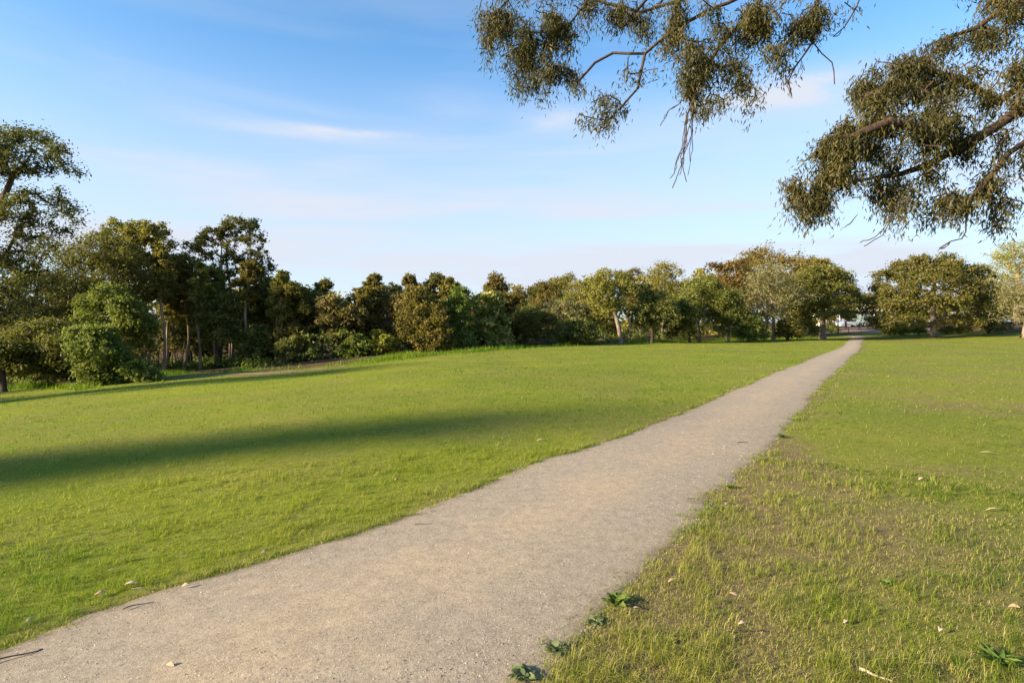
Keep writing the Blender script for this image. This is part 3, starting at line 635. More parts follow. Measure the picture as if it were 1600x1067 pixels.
make_tree('dome_tree', 'huge broad dome tree right of the path with two stout brown trunks', 'tree', 1456, 58.5, kind='dome', leaf='fig', lk='dome', bark='grey', nleaf=46000, nattr=620, tr=.36, stems=2, fork=.12,
  blobs=[(1455,420,40,16),(1420,428,34,16),(1490,424,34,16),(1390,442,28,16),(1520,436,28,18),(1455,440,40,20,-3),(1370,458,18,16),(1410,458,34,18,-2.5),(1500,455,34,20,-3),(1540,455,20,20),(1365,482,14,16),(1390,482,26,16,-3),(1430,478,34,18,-4),(1475,478,34,18,-4),(1520,480,28,18,-2),(1548,482,12,18),(1362,505,12,12),(1385,506,22,11,-2.5),(1415,503,26,11,-4),(1500,503,30,11,-3),(1535,505,20,12),(1548,510,10,8),(1440,408,16,8),(1478,406,14,7),(1405,416,16,8),(1352,470,9,10),(1358,490,13,14),(1357,509,9,8),(1556,470,9,10),(1380,432,14,9),(1532,424,13,8),(1455,440,50,26,4),(1400,475,36,26,3),(1510,475,36,26,3)], crad=.8)
make_tree('gum_tree', 'orange tinted tall gum at the right picture edge', 'tree', 1585, 70, kind='open', leaf='yellow', bark='tan', nleaf=11000, nattr=160, tr=.3,
  blobs=[(1580,395,22,10),(1605,392,24,12),(1562,408,14,9),(1592,412,26,12),(1570,425,18,9),(1625,420,24,14),(1560,440,14,8),(1600,445,28,14),(1575,460,18,10)], crad=.95)
make_tree('gum_tree', 'bronze gum top showing behind the right shoulder of the huge dome tree', 'tree', 1520, 78, (1490,1565,407,480), 'round', 'yellow', 'gum', 'grey', 8000, .3, 1, nattr=120, seed=70)
make_tree('gum_tree', 'grey green rounded tree cut off by the right picture edge', 'tree', 1600, 52, (1562,1660,428,522), 'round', 'grey', 'fine', 'grey', 14000, .25, 2, nattr=190, seed=71)
make_tree('shrub', 'dark shaded bush tucked under the right side of the huge dome tree', 'shrub', 1545, 62, (1515,1575,470,522), 'column', 'dark', 'gum', 'dark', 8000, .15, 2, nattr=120, seed=72)
for i, (px, hw) in enumerate(((1392, 14), (1412, 12), (1436, 12), (1480, 16), (1502, 14))):
    make_tree('flowering_bush', ['yellow green low bush nearest the path below the huge dome tree', 'second yellow green bush from the path below the huge dome tree', 'yellow green bush just left of the stout twin trunks',
              'yellow green bush just right of the stout twin trunks', 'yellow green bush farthest right below the huge dome tree'][i], 'bush', px, 64, (px - hw, px + hw, 511, 525), 'round', 'yellow', 'shrub', 'dark', 2500, .05, 2, nattr=50, seed=80 + i)

# back rows that close the wood: copies
src = {o['label']: o for l in TREES.values() for o in l}
protos = [src[k] for k in ('dull olive tree right of the red brown tree', 'dense dark olive tree at the front of the wood', 'dark green tree filling the wood behind the leaning trunk', 'olive gum between the twiggy tree and the red brown tree', 'brownish olive tree in the middle of the left wood')]
rg = random.Random(5)
BACK = ['back row gum behind the tallest dark gum at the left edge', 'back row gum between the tallest dark gum and the broad wattle', 'back row gum behind the left half of the broad wattle', 'back row gum between the broad wattle and the twin pale trunks',
  'back row gum right of the twin pale trunks', 'back row gum seen left of the open tall gum trunk', 'back row gum directly behind the open tall gum', 'back row gum behind the yellowish gum crown', 'back row gum behind the twiggy olive tree',
  'back row gum left of the red brown tree', 'back row gum directly behind the red brown tree', 'back row gum behind the dull olive tree', 'back row gum behind the brownish olive tree', 'back row gum behind the ragged topped gum',
  'back row gum behind the bright green bushy tree', 'back row gum left of the cream blossom tree']
BACK2 = ['far back gum right of the cream blossom tree', 'far back gum behind the dark low spreading tree', 'far back gum behind the grey green tree over the log', 'far back gum left of the tall olive gum on a tan trunk', 'far back gum behind the small peeping crown',
  'far back gum right of the flat topped yellow green gum', 'far back gum behind the stout leaning brown trunk', 'far back gum between the two bronze domes', 'far back gum right of the tallest bronze dome', 'far back gum behind the left dome tree by the path']
for i, (px, Y, s) in enumerate(((-60,44,1.2),(40,46,1.15),(110,45,1.15),(200,46,1.05),(262,46,1.0),(315,47,.95),(345,50,1.05),(395,47,1.0),(440,48,1.0),(490,48,1.05),(530,47,1.0),(575,48,1.05),(615,47,.98),(660,48,.95),(705,48,.9),(740,52,.95))):
    copy_tree(protos[i % 5], px, Y, BACK[i], 'back row of the left wood', rg.uniform(0, 6.28), (s * rg.uniform(.95, 1.15), s))
for i, (px, Y, s) in enumerate(((800,60,1.1),(840,66,1.1),(900,66,1.15),(945,64,1.15),(1000,68,1.2),(1050,66,1.2),(1090,70,1.3),(1150,74,1.4),(1230,72,1.3),(1262,68,1.1))):
    copy_tree(protos[(i * 2) % 5], px, Y, BACK2[i], 'back row at the field end', rg.uniform(0, 6.28), (s * rg.uniform(1.0, 1.2), s))
for px, Y, sc_, lab in ((1322, 126, 1.5, 'distant tree behind the left end of the pale house'), (1346, 130, 1.6, 'distant tree behind the right end of the pale house'), (1368, 122, 1.5, 'distant tree between the pale house and the huge dome tree')):
    copy_tree(protos[1], px, Y, lab, 'trees behind the house', rg.uniform(0, 6.28), (sc_ * 1.3, sc_))
# the wood goes on past the left picture edge; its shadows lie on the lawn
opens = [src['tall open gum with scattered leaf clumps showing sky through its crown'], src['slim gum with a leaning trunk left of the open tall gum']]
for i, (X, Y, s) in enumerate(((-30,15.5,1.1),(-45,16,1.4),(-46,25,1.5),(-33,1.4,1.0),(-25,.2,1.1),(-40,4.5,1.35))):
    copy_tree(opens[i % 2], 0, Y, 'gum of the wood beyond the left picture edge', 'wood beyond the left picture edge', rg.uniform(0, 6.28), (s, s), X=X)

# far woodland mass closing the view behind the trees one can tell apart
def far_wood():
    rng = np.random.default_rng(99); n = 1000
    px = np.concatenate([rng.uniform(-250, 1300, 800), rng.uniform(1362, 1750, 200)]); Y = rng.uniform(78, 100, n) - 26 * sstep(px, 500, -100)
    top = np.interp(px, [-200, 0, 200, 440, 500, 700, 800, 1000, 1150, 1300, 1360, 1420, 1600, 1750], [400, 420, 440, 452, 458, 456, 446, 434, 415, 440, 490, 480, 455, 440])
    x = (px - CX) / F * Y; g = terrain(x, Y); zt = CAMZ + (HY - top) / F * Y; z = g + (zt - g) * rng.random(n) ** .9
    lv, lf, lt = leafquads(np.stack([x, Y, z], -1), rng.uniform(.9, 1.7, n), 42, .70, .40, rng, out=.7, up=.3)
    tag(link('far_woodland', mesh_np('far_woodland', lv, lf, False, {'tint': ('FACE', lt)}), ML['olive']), 'far woodland mass behind the single trees', 'woodland', kind='stuff')
far_wood()
def undergrowth():
    rng = np.random.default_rng(101); n = 620; px = rng.uniform(-150, 1310, n); Y = Yedge(px) + rng.uniform(5, 16, n); x = (px - CX) / F * Y; h = rng.uniform(.3, 1.9, n) * np.where((px > 235) & (px < 470), .25, 1)
    lv, lf, lt = leafquads(np.stack([x, Y, terrain(x, Y) + h * rng.random(n)], -1), rng.uniform(.5, 1.1, n), 55, .26, .12, rng, out=.6, up=.3, flat=.6)
    lv[:, 2] = np.maximum(lv[:, 2], terrain(lv[:, 0], lv[:, 1]) + .02)
    tag(link('undergrowth', mesh_np('undergrowth', lv, lf, False, {'tint': ('FACE', lt)}), ML['green']), 'low tangled undergrowth between the trunks of the wood', 'undergrowth', kind='stuff')
undergrowth()
# ------------------------------------------------------------------ saplings and fallen wood in the wood
def tube_obj(name, pts, r0, r1, mat, parent=None, sides=6, loc=None):
    pts = np.array(pts, float); n = len(pts); d = np.zeros_like(pts); d[:-1] = pts[1:] - pts[:-1]; d[-1] = d[-2]; d[1:-1] = pts[2:] - pts[:-2]; d = norm(d)
    ref = np.array((.3, .2, .93)) if abs(d[0, 2]) < .85 else np.array((.95, .2, .1)); u = norm(np.cross(d, ref)); v = np.cross(d, u)
    a = np.linspace(0, 2 * math.pi, sides, endpoint=False); r = np.linspace(r0, r1, n)
    R = pts[:, None] + r[:, None, None] * (u[:, None] * np.cos(a)[None, :, None] + v[:, None] * np.sin(a)[None, :, None])
    Vv = np.concatenate([R.reshape(-1, 3), pts[:1], pts[-1:]]); i = np.arange(sides); j = (i + 1) % sides; q = []
    for k in range(n - 1): q.append(np.stack([k * sides + i, k * sides + j, (k + 1) * sides + j, (k + 1) * sides + i], -1))
    e = (n - 1) * sides; q.append(np.stack([i * 0 + n * sides, j, i, i * 0 + n * sides], -1)[:, :4]); 
    Fq = np.concatenate(q[:-1]); me = bpy.data.meshes.new(name)
    fl = Fq.tolist() + [[n * sides, int(b), int(a_)] for a_, b in zip(i, j)] + [[n * sides + 1, e + int(a_), e + int(b)] for a_, b in zip(i, j)]
    me.from_pydata(Vv.tolist(), [], fl); me.polygons.foreach_set('use_smooth', [True] * len(me.polygons))
    o = link(name, me, mat, parent)
    if loc is not None: o.location = loc
    return o
rg = random.Random(12)
for i in range(22):
    px = rg.uniform(240, 445) if i < 18 else rg.uniform(600, 760); Y = float(Yedge(px)) + rg.uniform(5.5, 12); h = rg.uniform(1.0, 4.2); g = on_ground(px, Y); lx, ly = rg.gauss(0, .55), rg.gauss(0, .4)
    pts = [(lx * t * t + .05 * math.sin(5 * t + i), ly * t * t, h * t - .03) for t in (0, .2, .4, .6, .8, 1)]
    o = tube_obj('sapling', pts, rg.uniform(.018, .045), .008, MB['dark'], loc=g)
    tag(o, 'thin bare sapling stem in the shade of the left wood', 'sapling', 'thin sapling stems in the left wood')
for px, py, L, ang, r, lab in ((868, 537, 3.2, .12, .11, 'fallen grey log lying low at the field end left of the dark bush'), (1050, 523, 4.0, -.35, .09, 'pale fallen branch leaning up among the dark trunks'),
                              (1062, 527, 3.0, -.15, .08, 'pale fallen branch lying flat beneath the leaning one'), (942, 536, 2.2, .6, .08, 'short dark dead stem leaning in the long grass')):
    g = ground_at(px, py); ca, sa = math.cos(ang), math.sin(abs(ang))
    pts = [(L * (t - .5) * ca, .3 * math.sin(3 * t), .08 + L * (t if ang < 0 else (1 - t)) * sa * .6) for t in np.linspace(0, 1, 7)]
    tag(tube_obj('fallen_log', pts, r, r * .55, MB['grey'], loc=g), lab, 'log')

# ------------------------------------------------------------------ the overhanging gum tree
def over_tree():
    rng = np.random.default_rng(2024)
    base = np.array((10.6, 5.2, float(terrain(10.6, 5.2))))
    P = []; par = []
    def chain(pts, start):
        last = start
        for p in pts:
            p = np.array(p, float)
            if last >= 0:
                q = P[last]; m = max(1, int(np.linalg.norm(p - q) / .22))
                for k in range(1, m + 1):
                    P.append(q + (p - q) * k / m + (rng.normal(0, .012, 3) if k < m else 0)); par.append(last); last = len(P) - 1
            else: P.append(p); par.append(-1); last = len(P) - 1
        return last
    root = chain([base], -1)
    fork = chain([(10.5, 5.25, 1.2), (10.3, 5.4, 2.4), (10.0, 5.6, 3.3)], root)
    up = chain([(9.6, 5.9, 4.6), (8.8, 6.3, 5.9), (7.6, 6.8, 6.9)], fork)
    a0 = chain([at(1560, -130, 7.2), at(1400, -90, 7.4)], up)
    a1 = chain([at(1270, -40, 7.5), at(1200, -12, 7.5)], a0)
    chain([at(1160, 35, 7.4), at(1128, 68, 7.4), at(1110, 95, 7.4), at(1094, 128, 7.3), at(1082, 160, 7.3)], a1)
    b0 = chain([at(1165, -8, 7.6), at(1110, 15, 7.7), at(1062, 42, 7.7), at(1030, 65, 7.7), at(1008, 84, 7.7)], a1)
    chain([at(985, 84, 7.7), at(958, 83, 7.8), at(930, 98, 7.8), at(905, 126, 7.8)], b0)
    chain([at(1002, 110, 7.6), at(997, 138, 7.6), at(972, 166, 7.6), at(948, 190, 7.6)], b0)
    c0 = chain([at(1120, -30, 7.8), at(1050, 5, 7.9), at(1000, 20, 7.9), at(975, 42, 7.9)], a1)
    chain([at(1040, -35, 8.0), at(960, -30, 8.1), at(920, 0, 8.1), at(893, 34, 8.1), at(868, 50, 8.1), at(835, 52, 8.1)], c0)
    chain([at(850, -20, 8.2), at(800, -5, 8.2), at(775, 20, 8.2)], len(P) - 14)
    e0 = chain([at(1285, -40, 7.2), at(1276, 5, 7.2), at(1275, 40, 7.2), at(1270, 66, 7.2)], a0)
    chain([at(1252, 92, 7.2), at(1240, 108, 7.2), at(1232, 128, 7.2), at(1237, 150, 7.2)], e0)
    chain([at(1284, 84, 7.2), at(1300, 98, 7.2), at(1303, 112, 7.2), at(1304, 132, 7.2)], e0)
    chain([at(1350, -20, 7.2), at(1338, 12, 7.2), at(1320, 42, 7.2), at(1302, 58, 7.2)], a0)
    nB = len(P)
    B0 = chain([(9.3, 5.85, 3.7), (8.3, 6.2, 4.1), at(1760, 100, 6.7), at(1650, 135, 6.7)], fork)
    b2 = chain([at(1600, 166, 6.7), at(1560, 196, 6.7), at(1500, 230, 6.6)], B0)
    chain([at(1450, 258, 6.6), at(1408, 272, 6.6), at(1372, 277, 6.5), at(1330, 285, 6.5)], b2)
    chain([at(1440, 200, 6.3), at(1390, 190, 6.2), at(1340, 210, 6.2)], b2)
    chain([at(1600, 130, 6.9), at(1560, 160, 7.0), at(1510, 130, 7.1), at(1450, 110, 7.1)], B0)
    d0 = chain([at(1620, 215, 6.5), at(1575, 240, 6.4), at(1545, 280, 6.4), at(1522, 305, 6.4), at(1510, 335, 6.4)], B0)
    dd = chain([at(1509, 362, 6.4), at(1503, 373, 6.4), at(1486, 377, 6.4), at(1468, 388, 6.4)], d0)
    chain([at(1700, 40, 7.0), at(1620, 0, 7.1), at(1570, 12, 7.1), at(1530, 42, 7.1), at(1480, 60, 7.1)], B0)
    n0 = len(P)
    # foliage clumps: px, py, rx, ry, depth, leaves weight
    BL = [(785,22,42,36,8.2,1),(762,55,18,40,8.2,.6),(800,70,44,40,8.2,1.2),(845,60,44,36,8.1,1.1),(820,112,34,30,8.1,.9),(858,105,36,30,8.0,1),(852,138,20,16,8.0,.45),(875,15,50,28,8.1,1),(900,60,22,28,8.0,.45),(945,10,46,22,8.0,1),(1000,14,46,22,7.9,1),(1010,50,30,22,7.8,.6),
      (930,148,26,20,7.7,.55),(960,160,22,26,7.6,.35),(935,178,22,12,7.6,.35),(905,178,12,10,7.7,.15),(960,110,34,20,7.7,.25),(1060,25,44,34,7.7,1),(1090,62,44,34,7.5,1),(1055,75,26,26,7.6,.5),(1062,112,34,28,7.4,.8),(1105,125,28,30,7.3,.9),(1100,152,18,20,7.3,.5),(1085,96,30,24,7.4,.6),(1145,95,26,40,7.3,.7),(1160,135,20,26,7.2,.45),(1150,40,46,36,7.4,1),
      (1200,35,44,42,7.3,1.1),(1195,85,26,18,7.2,.4),(1245,35,32,38,7.2,.9),(1218,70,26,26,7.2,.6),(1290,12,38,16,7.2,.6),(1172,160,12,14,7.2,.18),(1130,160,10,18,7.2,.12),
      (1580,30,44,46,7.1,1.1),(1540,55,34,26,7.1,.6),(1500,35,26,26,7.1,.45),(1480,70,36,28,7.1,.7),(1445,95,36,30,7.0,.8),(1400,118,42,28,6.9,1),(1555,95,44,36,7.0,.9),(1370,142,34,28,6.8,.9),(1490,130,46,34,6.9,1),(1430,160,50,34,6.7,1.2),(1345,180,34,30,6.6,.9),(1390,205,46,34,6.5,1.2),(1550,150,42,34,6.8,.8),
      (1320,210,32,26,6.5,.9),(1290,222,34,22,6.5,.9),(1480,195,46,34,6.6,1.1),(1340,245,42,30,6.4,1.1),(1290,262,36,28,6.4,1.1),(1262,290,32,26,6.4,1),(1250,318,24,18,6.4,.6),(1280,325,24,18,6.4,.55),(1430,240,46,30,6.4,.9),(1240,285,18,22,6.4,.4),(1520,225,46,32,6.6,.8),
      (1370,305,32,18,6.5,.6),(1400,330,36,18,6.4,.6),(1420,300,34,22,6.4,.6),(1470,285,34,26,6.4,.7),(1460,325,30,20,6.4,.6),(1500,310,30,26,6.4,.7),(1550,265,34,28,6.5,.6),(1565,310,26,24,6.4,.5),(1590,205,26,36,6.6,.6),(1595,265,22,36,6.5,.5),(1590,330,14,16,6.5,.25),(1560,345,10,10,6.5,.12),
      (850,-50,60,30,8.1,.8),(980,-60,70,30,8.0,.8),(1120,-60,70,30,7.7,.8),(1260,-60,60,30,7.4,.8),(1400,-70,70,30,7.3,.8),(1550,-60,70,40,7.1,.9),(1680,-20,60,50,7.0,.9),(1700,80,60,40,6.9,.8),(1680,180,50,40,6.6,.8),(1660,270,40,40,6.5,.6),(1800,-100,100,60,6.8,.9),(1900,80,90,60,6.4,.8)]
    A = []; wts = []
    for (px, py, rx, ry, Y, w) in BL:
        m = max(3, int(17 * w * (rx * ry / 1200) ** .6)); k = Y / F
        for _ in range(m):
            v = rand_unit(rng, 1)[0] * rng.random() ** .4
            A.append(at(px, py, Y) + np.array((v[0] * rx * k, v[1] * (rx + ry) * .75 * k, v[2] * ry * k))); wts.append(w)
    A = np.array(A)
    grp = np.array([1 if (pxof(q[0], q[1]) > 1215 + max(0, (110 - (HY - (q[2] - CAMZ) / q[1] * F))) * 1.9) else 0 for q in A])
    pos, parr, tips = grow(np.array(P), par, A[grp == 0], rng, seg=.10, curve=.3, jit=.05, upcost=-.25, ban=range(nB, n0))
    ban2 = list(range(0, nB)) + list(range(n0, len(pos)))
    pos, parr, tips2 = grow(pos, list(parr), A[grp == 1], rng, seg=.10, curve=.3, jit=.05, upcost=-.25, ban=ban2); tips = tips + tips2
    Vv, Fc, r = tubes(pos, parr, .20, .0032, 7, 1.3, .54, taper=.962)
    # bare hanging twigs
    pos2 = []; 
    def bare(pts, n, spread, r0):
        for i in range(n):
            q = [at(*p) for p in pts]; q = np.array(q); m = 14; tt = np.linspace(0, len(q) - 1, m)
            c = np.stack([np.interp(tt, range(len(q)), q[:, a_]) for a_ in range(3)], -1)
            wob = np.cumsum(rng.normal(0, spread, (m, 3)), 0); wob[0] = 0; c = c + wob * np.linspace(0, 1, m)[:, None]
            k0 = rng.integers(0, 4); pos2.append((c[k0:], r0 * rng.uniform(.6, 1)))
    bare([(1082,160,7.3),(1071,185,7.3),(1070,215,7.3),(1062,245,7.3),(1058,278,7.3)], 5, .022, .007)
    bare([(1094,128,7.3),(1083,175,7.3),(1079,205,7.3),(1073,235,7.3),(1066,262,7.3)], 4, .022, .006)
    bare([(1070,140,7.3),(1062,160,7.3),(1045,170,7.3),(1038,185,7.3)], 2, .015, .006)
    bare([(948,190,7.6),(938,198,7.6),(930,206,7.6)], 3, .012, .005)
    bare([(972,166,7.6),(955,185,7.6),(935,208,7.6)], 2, .012, .006)
    bare([(905,126,7.8),(900,132,7.8)], 2, .006, .004)
    bare([(1232,128,7.2),(1228,122,7.2),(1237,152,7.2)], 2, .008, .005)
    bare([(1252,92,7.2),(1256,105,7.2),(1250,118,7.2)], 2, .01, .004)
    bare([(1318,42,7.2),(1308,60,7.2),(1295,58,7.2)], 2, .008, .004)
    bare([(1408,310,6.4),(1390,345,6.4),(1372,372,6.4),(1345,384,6.4)], 2, .010, .005)
    bare([(1340,335,6.4),(1328,350,6.4),(1316,358,6.4)], 2, .008, .004)
    bare([(1486,377,6.4),(1478,384,6.4),(1466,389,6.4)], 2, .006, .005)
    allV = [Vv]; allF = [Fc]; nv = len(Vv)
    for c, r0 in pos2:
        v2, f2, _ = tubes(c, np.arange(-1, len(c) - 1), r0, .0016, 5, 1, 1.0)
        # even taper along the twig
        allV.append(v2); allF.append(f2 + nv); nv += len(v2)
    t = empty('overhanging_gum_tree', base); tag(t, 'gum tree whose leafy branches hang over the path from the upper right', 'tree')
    o = link('trunk', mesh_np('trunk', np.concatenate(allV) - base, np.concatenate(allF), True), MB['over'], t)
    # leaves: hang in sprays from the last stretch of every twig
    cen = []; 
    for ti, w in zip(tips, range(len(tips))):
        j = ti
        for k in range(9):
            cen.append(pos[j]); j = parr[j]
            if j < n0: break
    cen = np.array(cen); n = 112000; pw = rng.random(len(cen)); idx = rng.choice(len(cen), n, p=pw / pw.sum())
    Pq = cen[idx] + rng.normal(0, 1, (n, 3)) * np.array((.068, .068, .05)) - np.abs(rng.normal(0, .085, (n, 1))) * np.array((0, 0, 1.0))
    ax = norm(np.array((-.12, 0, -1.0)) + rng.normal(0, .5, (n, 3))); nn = rand_unit(rng, n); nn = norm(nn - ax * np.sum(nn * ax, 1, keepdims=True)); w = np.cross(nn, ax)
    L = .040 + .055 * rng.random(n) ** 1.4; Wd = L * rng.uniform(.15, .23, n); bend = rng.normal(0, .12, n)
    tint = np.clip(.5 * vnoise(Pq[:, 0] * 2.5, Pq[:, 2] * 2.5, 4) + .5 * rng.random(n), 0, 1)
    def leaf_verts(Pq, ax, nn, w, L, Wd, bend):
        L_, W_, b_ = L[:, None], Wd[:, None], (bend * L)[:, None]
        return np.stack([Pq, Pq + ax * L_ * .33 + w * W_ * .5 + nn * b_ * .6, Pq + ax * L_ * .68 + w * W_ * .36 + nn * b_ * .5, Pq + ax * L_ - nn * b_ * .4,
                         Pq + ax * L_ * .68 - w * W_ * .36 + nn * b_ * .5, Pq + ax * L_ * .33 - w * W_ * .5 + nn * b_ * .6], 1)
    fr = (np.abs(pxof(Pq[:, 0], Pq[:, 1]) - 800) < 800) & (Pq[:, 2] < CAMZ + 505 / F * Pq[:, 1])
    score = np.where(fr, np.linalg.norm(Pq - np.array((0, 0, CAMZ)), axis=1) / L, 1e9); single = np.zeros(n, bool); single[np.argsort(score)[:300]] = True
    k = ~single; m = int(k.sum())
    lv = leaf_verts(Pq[k], ax[k], nn[k], w[k], L[k], Wd[k] * 1.12, bend[k])[:, [0, 1, 3, 5]].reshape(-1, 3) - base; lf = np.arange(4 * m).reshape(m, 4)
    c = link('crown', mesh_np('crown', lv, lf, False, {'tint': ('FACE', tint[k])}), ML['over'], t); c['kind'] = 'stuff'
    one = np.array([(1., 0, 0)]); lms = []
    for q in range(6):
        v = leaf_verts(np.zeros((1, 3)), np.array([(0, 0, 1.)]), np.array([(0, 1., 0)]), np.array([(1., 0, 0)]), np.array([1.]), np.array([.2]), np.array([-.12 + .05 * q]))[0]
        me = mesh_np('leaf', v, np.array([[0, 1, 2, 3], [0, 3, 4, 5]]), False, {'tint': ('FACE', np.full(2, .1 + .15 * q))}); me.materials.append(ML['over']); lms.append(me)
    for q, i in enumerate(np.where(single)[0]):
        o = bpy.data.objects.new('leaf', lms[q % 6]); C.objects.link(o); o.parent = t
        mt = Matrix((w[i], nn[i], ax[i])).transposed().to_4x4(); o.matrix_local = Matrix.Translation(Vector(Pq[i] - base)) @ mt @ Matrix.Scale(float(L[i]), 4)
over_tree()

# ------------------------------------------------------------------ weeds, fallen leaves, sticks
def weed(label, px, py, n, L, Wd, mat, elev, seed):
    rng = np.random.default_rng(seed); g = ground_at(px, py); t = empty('weed', g); tag(t, label, 'weed', 'weeds beside the path')
    us = np.linspace(0, 1, 7); Vv = []; 
    for u in us:
        wv = math.sin(math.pi * min(1, .08 + u * .92)) ** .7 * .5 * (1 + .18 * math.sin(u * 26)); Vv += [(u, -wv, .10 * wv), (u, 0, 0), (u, wv, .10 * wv)]
    Vv = np.array(Vv); Vv[:, 2] += .16 * np.sin(Vv[:, 0] * 2.6); Fq = []
    for i in range(6):
        for j in range(2): a_ = i * 3 + j; Fq.append((a_, a_ + 1, a_ + 4, a_ + 3))
    mes = []
    for q in range(3):
        me = mesh_np('leaf', Vv * np.array((L, Wd, L)), np.array(Fq), True, {'tint': ('FACE', np.full(12, .25 + .3 * q))}); me.materials.append(mat); mes.append(me)
    for i in range(n):
        o = bpy.data.objects.new('leaf', mes[i % 3]); C.objects.link(o); o.parent = t
        a_ = i * 2.4 + rng.normal(0, .3); s = rng.uniform(.6, 1.15); o.rotation_euler = (rng.normal(0, .25), -rng.uniform(*elev), a_); o.scale = (s, s, s)
        o.location = (rng.normal(0, .15) * L, rng.normal(0, .15) * L, .008)
M_weed = leaf_mat('weed_leaf', [(0, (.065, .115, .018)), (.5, (.115, .175, .028)), (1, (.18, .23, .055))], vary=0)
M_weedg = leaf_mat('weed_grey_leaf', [(0, (.09, .12, .05)), (.5, (.15, .18, .075)), (1, (.24, .27, .13))], vary=0)
for i, (lab, px, py, n, L, Wd, mt, el_) in enumerate((
    ('dark green jagged leaf weed nearest the middle of the path edge', 964, 945, 22, .13, .035, M_weed, (.25, 1.0)),
    ('grey green creeping weed just below the dark jagged leaf weed', 932, 975, 26, .075, .03, M_weedg, (.1, .6)),
    ('grey green weed clump halfway down the near path edge', 868, 1020, 20, .085, .032, M_weedg, (.2, .8)),
    ('pale broad leaved weed at the bottom edge of the picture', 818, 1062, 18, .10, .045, M_weedg, (.2, .8)),
    ('small bright green weed in the dry grass right of the path', 1043, 1005, 9, .055, .03, M_weed, (.2, .7)),
    ('large dark leaved weed in the bottom right corner', 1560, 1040, 26, .15, .02, M_weed, (.2, .9)),
    ('round leaved weed in the grass right of the dark twig', 1384, 915, 8, .06, .04, M_weed, (.2, .7)),
    ('dark green weed tuft on the far right path edge', 1222, 684, 24, .12, .02, M_weed, (.25, 1.1)),
    ('broad leaf weed on the right verge where the path widens', 1122, 796, 16, .07, .022, M_weedg, (.25, .9)),
    ('dark grass like weed beside the bend of the right path edge', 1142, 764, 20, .09, .014, M_weed, (.3, 1.0)))):
    weed(lab, px, py, int(n * 1.5), L * .7, Wd, mt, (el_[0] * .4, el_[1] * .62), 300 + i)
def litter(name, label, cat, px, py, L, Wd, mat, yaw, seed):
    rng = np.random.default_rng(seed); g = ground_at(px, py); us = np.linspace(0, 1, 8); Vv = []
    c1 = rng.uniform(.05, .2); tw = rng.normal(0, .5)
    for u in us:
        wv = max(.05, math.sin(math.pi * u) ** .8) * Wd * .5; z = c1 * L * math.sin(math.pi * u)
        Vv += [(L * (u - .5), -wv, z + wv * (.4 + tw * u)), (L * (u - .5), .12 * L * math.sin(2 * u), z), (L * (u - .5), wv, z + wv * (.5 - tw * u))]
    Fq = [(i * 3 + j, i * 3 + j + 1, i * 3 + j + 4, i * 3 + j + 3) for i in range(7) for j in range(2)]
    o = link(name, mesh_np(name, np.array(Vv), np.array(Fq), True), mat); o.location = g + np.array((0, 0, .022)); o.rotation_euler = (rng.normal(0, .15), rng.normal(0, .12), yaw)
    sm = o.modifiers.new('thick', 'SOLIDIFY'); sm.thickness = .0012
    tag(o, label, cat)
for i, (lab, px, py, L, Wd, pale, yaw) in enumerate((
    ('curled pale dead leaf in the left grass, largest near the path', 205, 918, .075, .028, 1, .3), ('thin pale leaf blade in the bright grass at lower left', 290, 875, .085, .014, 1, .8), ('small pale leaf left of the largest curled leaf', 176, 894, .065, .014, 1, .7),
    ('tan dead leaf between the grass edge and the largest curled leaf', 156, 933, .06, .022, 0, .6), ('pale dead leaf at the lower left corner of the grass', 47, 974, .05, .022, 1, 1.0), ('brown leaf lying on the left lip of the path', 290, 921, .05, .025, 0, .2),
    ('tan leaf in the grass edge above the path at left', 414, 866, .06, .022, 0, 1.0), ('long straw coloured leaf near the tan leaf at lower left', 217, 926, .09, .016, 1, .5), ('orange brown leaf lying on the near gravel at lower left', 266, 1047, .05, .02, 0, -.3),
    ('tan dead leaf right of the dark jagged weed', 995, 957, .06, .026, 0, -.3), ('pinkish dead leaf in the dry grass above the jagged weed', 1050, 913, .06, .02, 0, .4), ('tan leaf resting just above the dark twig', 1160, 981, .045, .02, 0, .1),
    ('small brown leaf left of the twig in dry grass', 1146, 934, .045, .02, 0, -.4), ('pale curled leaf right of the dark twig', 1322, 977, .05, .02, 1, .6), ('pale bark flake near the bottom right weed', 1470, 990, .055, .025, 1, .7),
    ('orange leaf at the right picture edge in the grass', 1585, 955, .055, .025, 0, -.5), ('long pale bark strip in the mid right lawn', 1547, 711, .22, .03, 1, -.2), ('small pale leaf in the right lawn below the bark strip', 1440, 752, .09, .03, 1, .3),
    ('brown bark strip at the upper right of the near grass', 1553, 800, .14, .02, 0, -.1), ('tan leaf on the verge at the widening of the path', 1135, 790, .08, .025, 0, 1.0), ('white leaf far out in the bright left lawn', 845, 690, .12, .03, 1, .4),
    ('pale leaf in the bright lawn above the path at left of centre', 620, 753, .08, .025, 1, 1.2))):
    litter('fallen_leaf' if 'bark' not in lab else 'bark_strip', lab, 'leaf' if 'bark' not in lab else 'bark', px, py, L, Wd, M_pale if pale else M_dead, yaw, 500 + i)
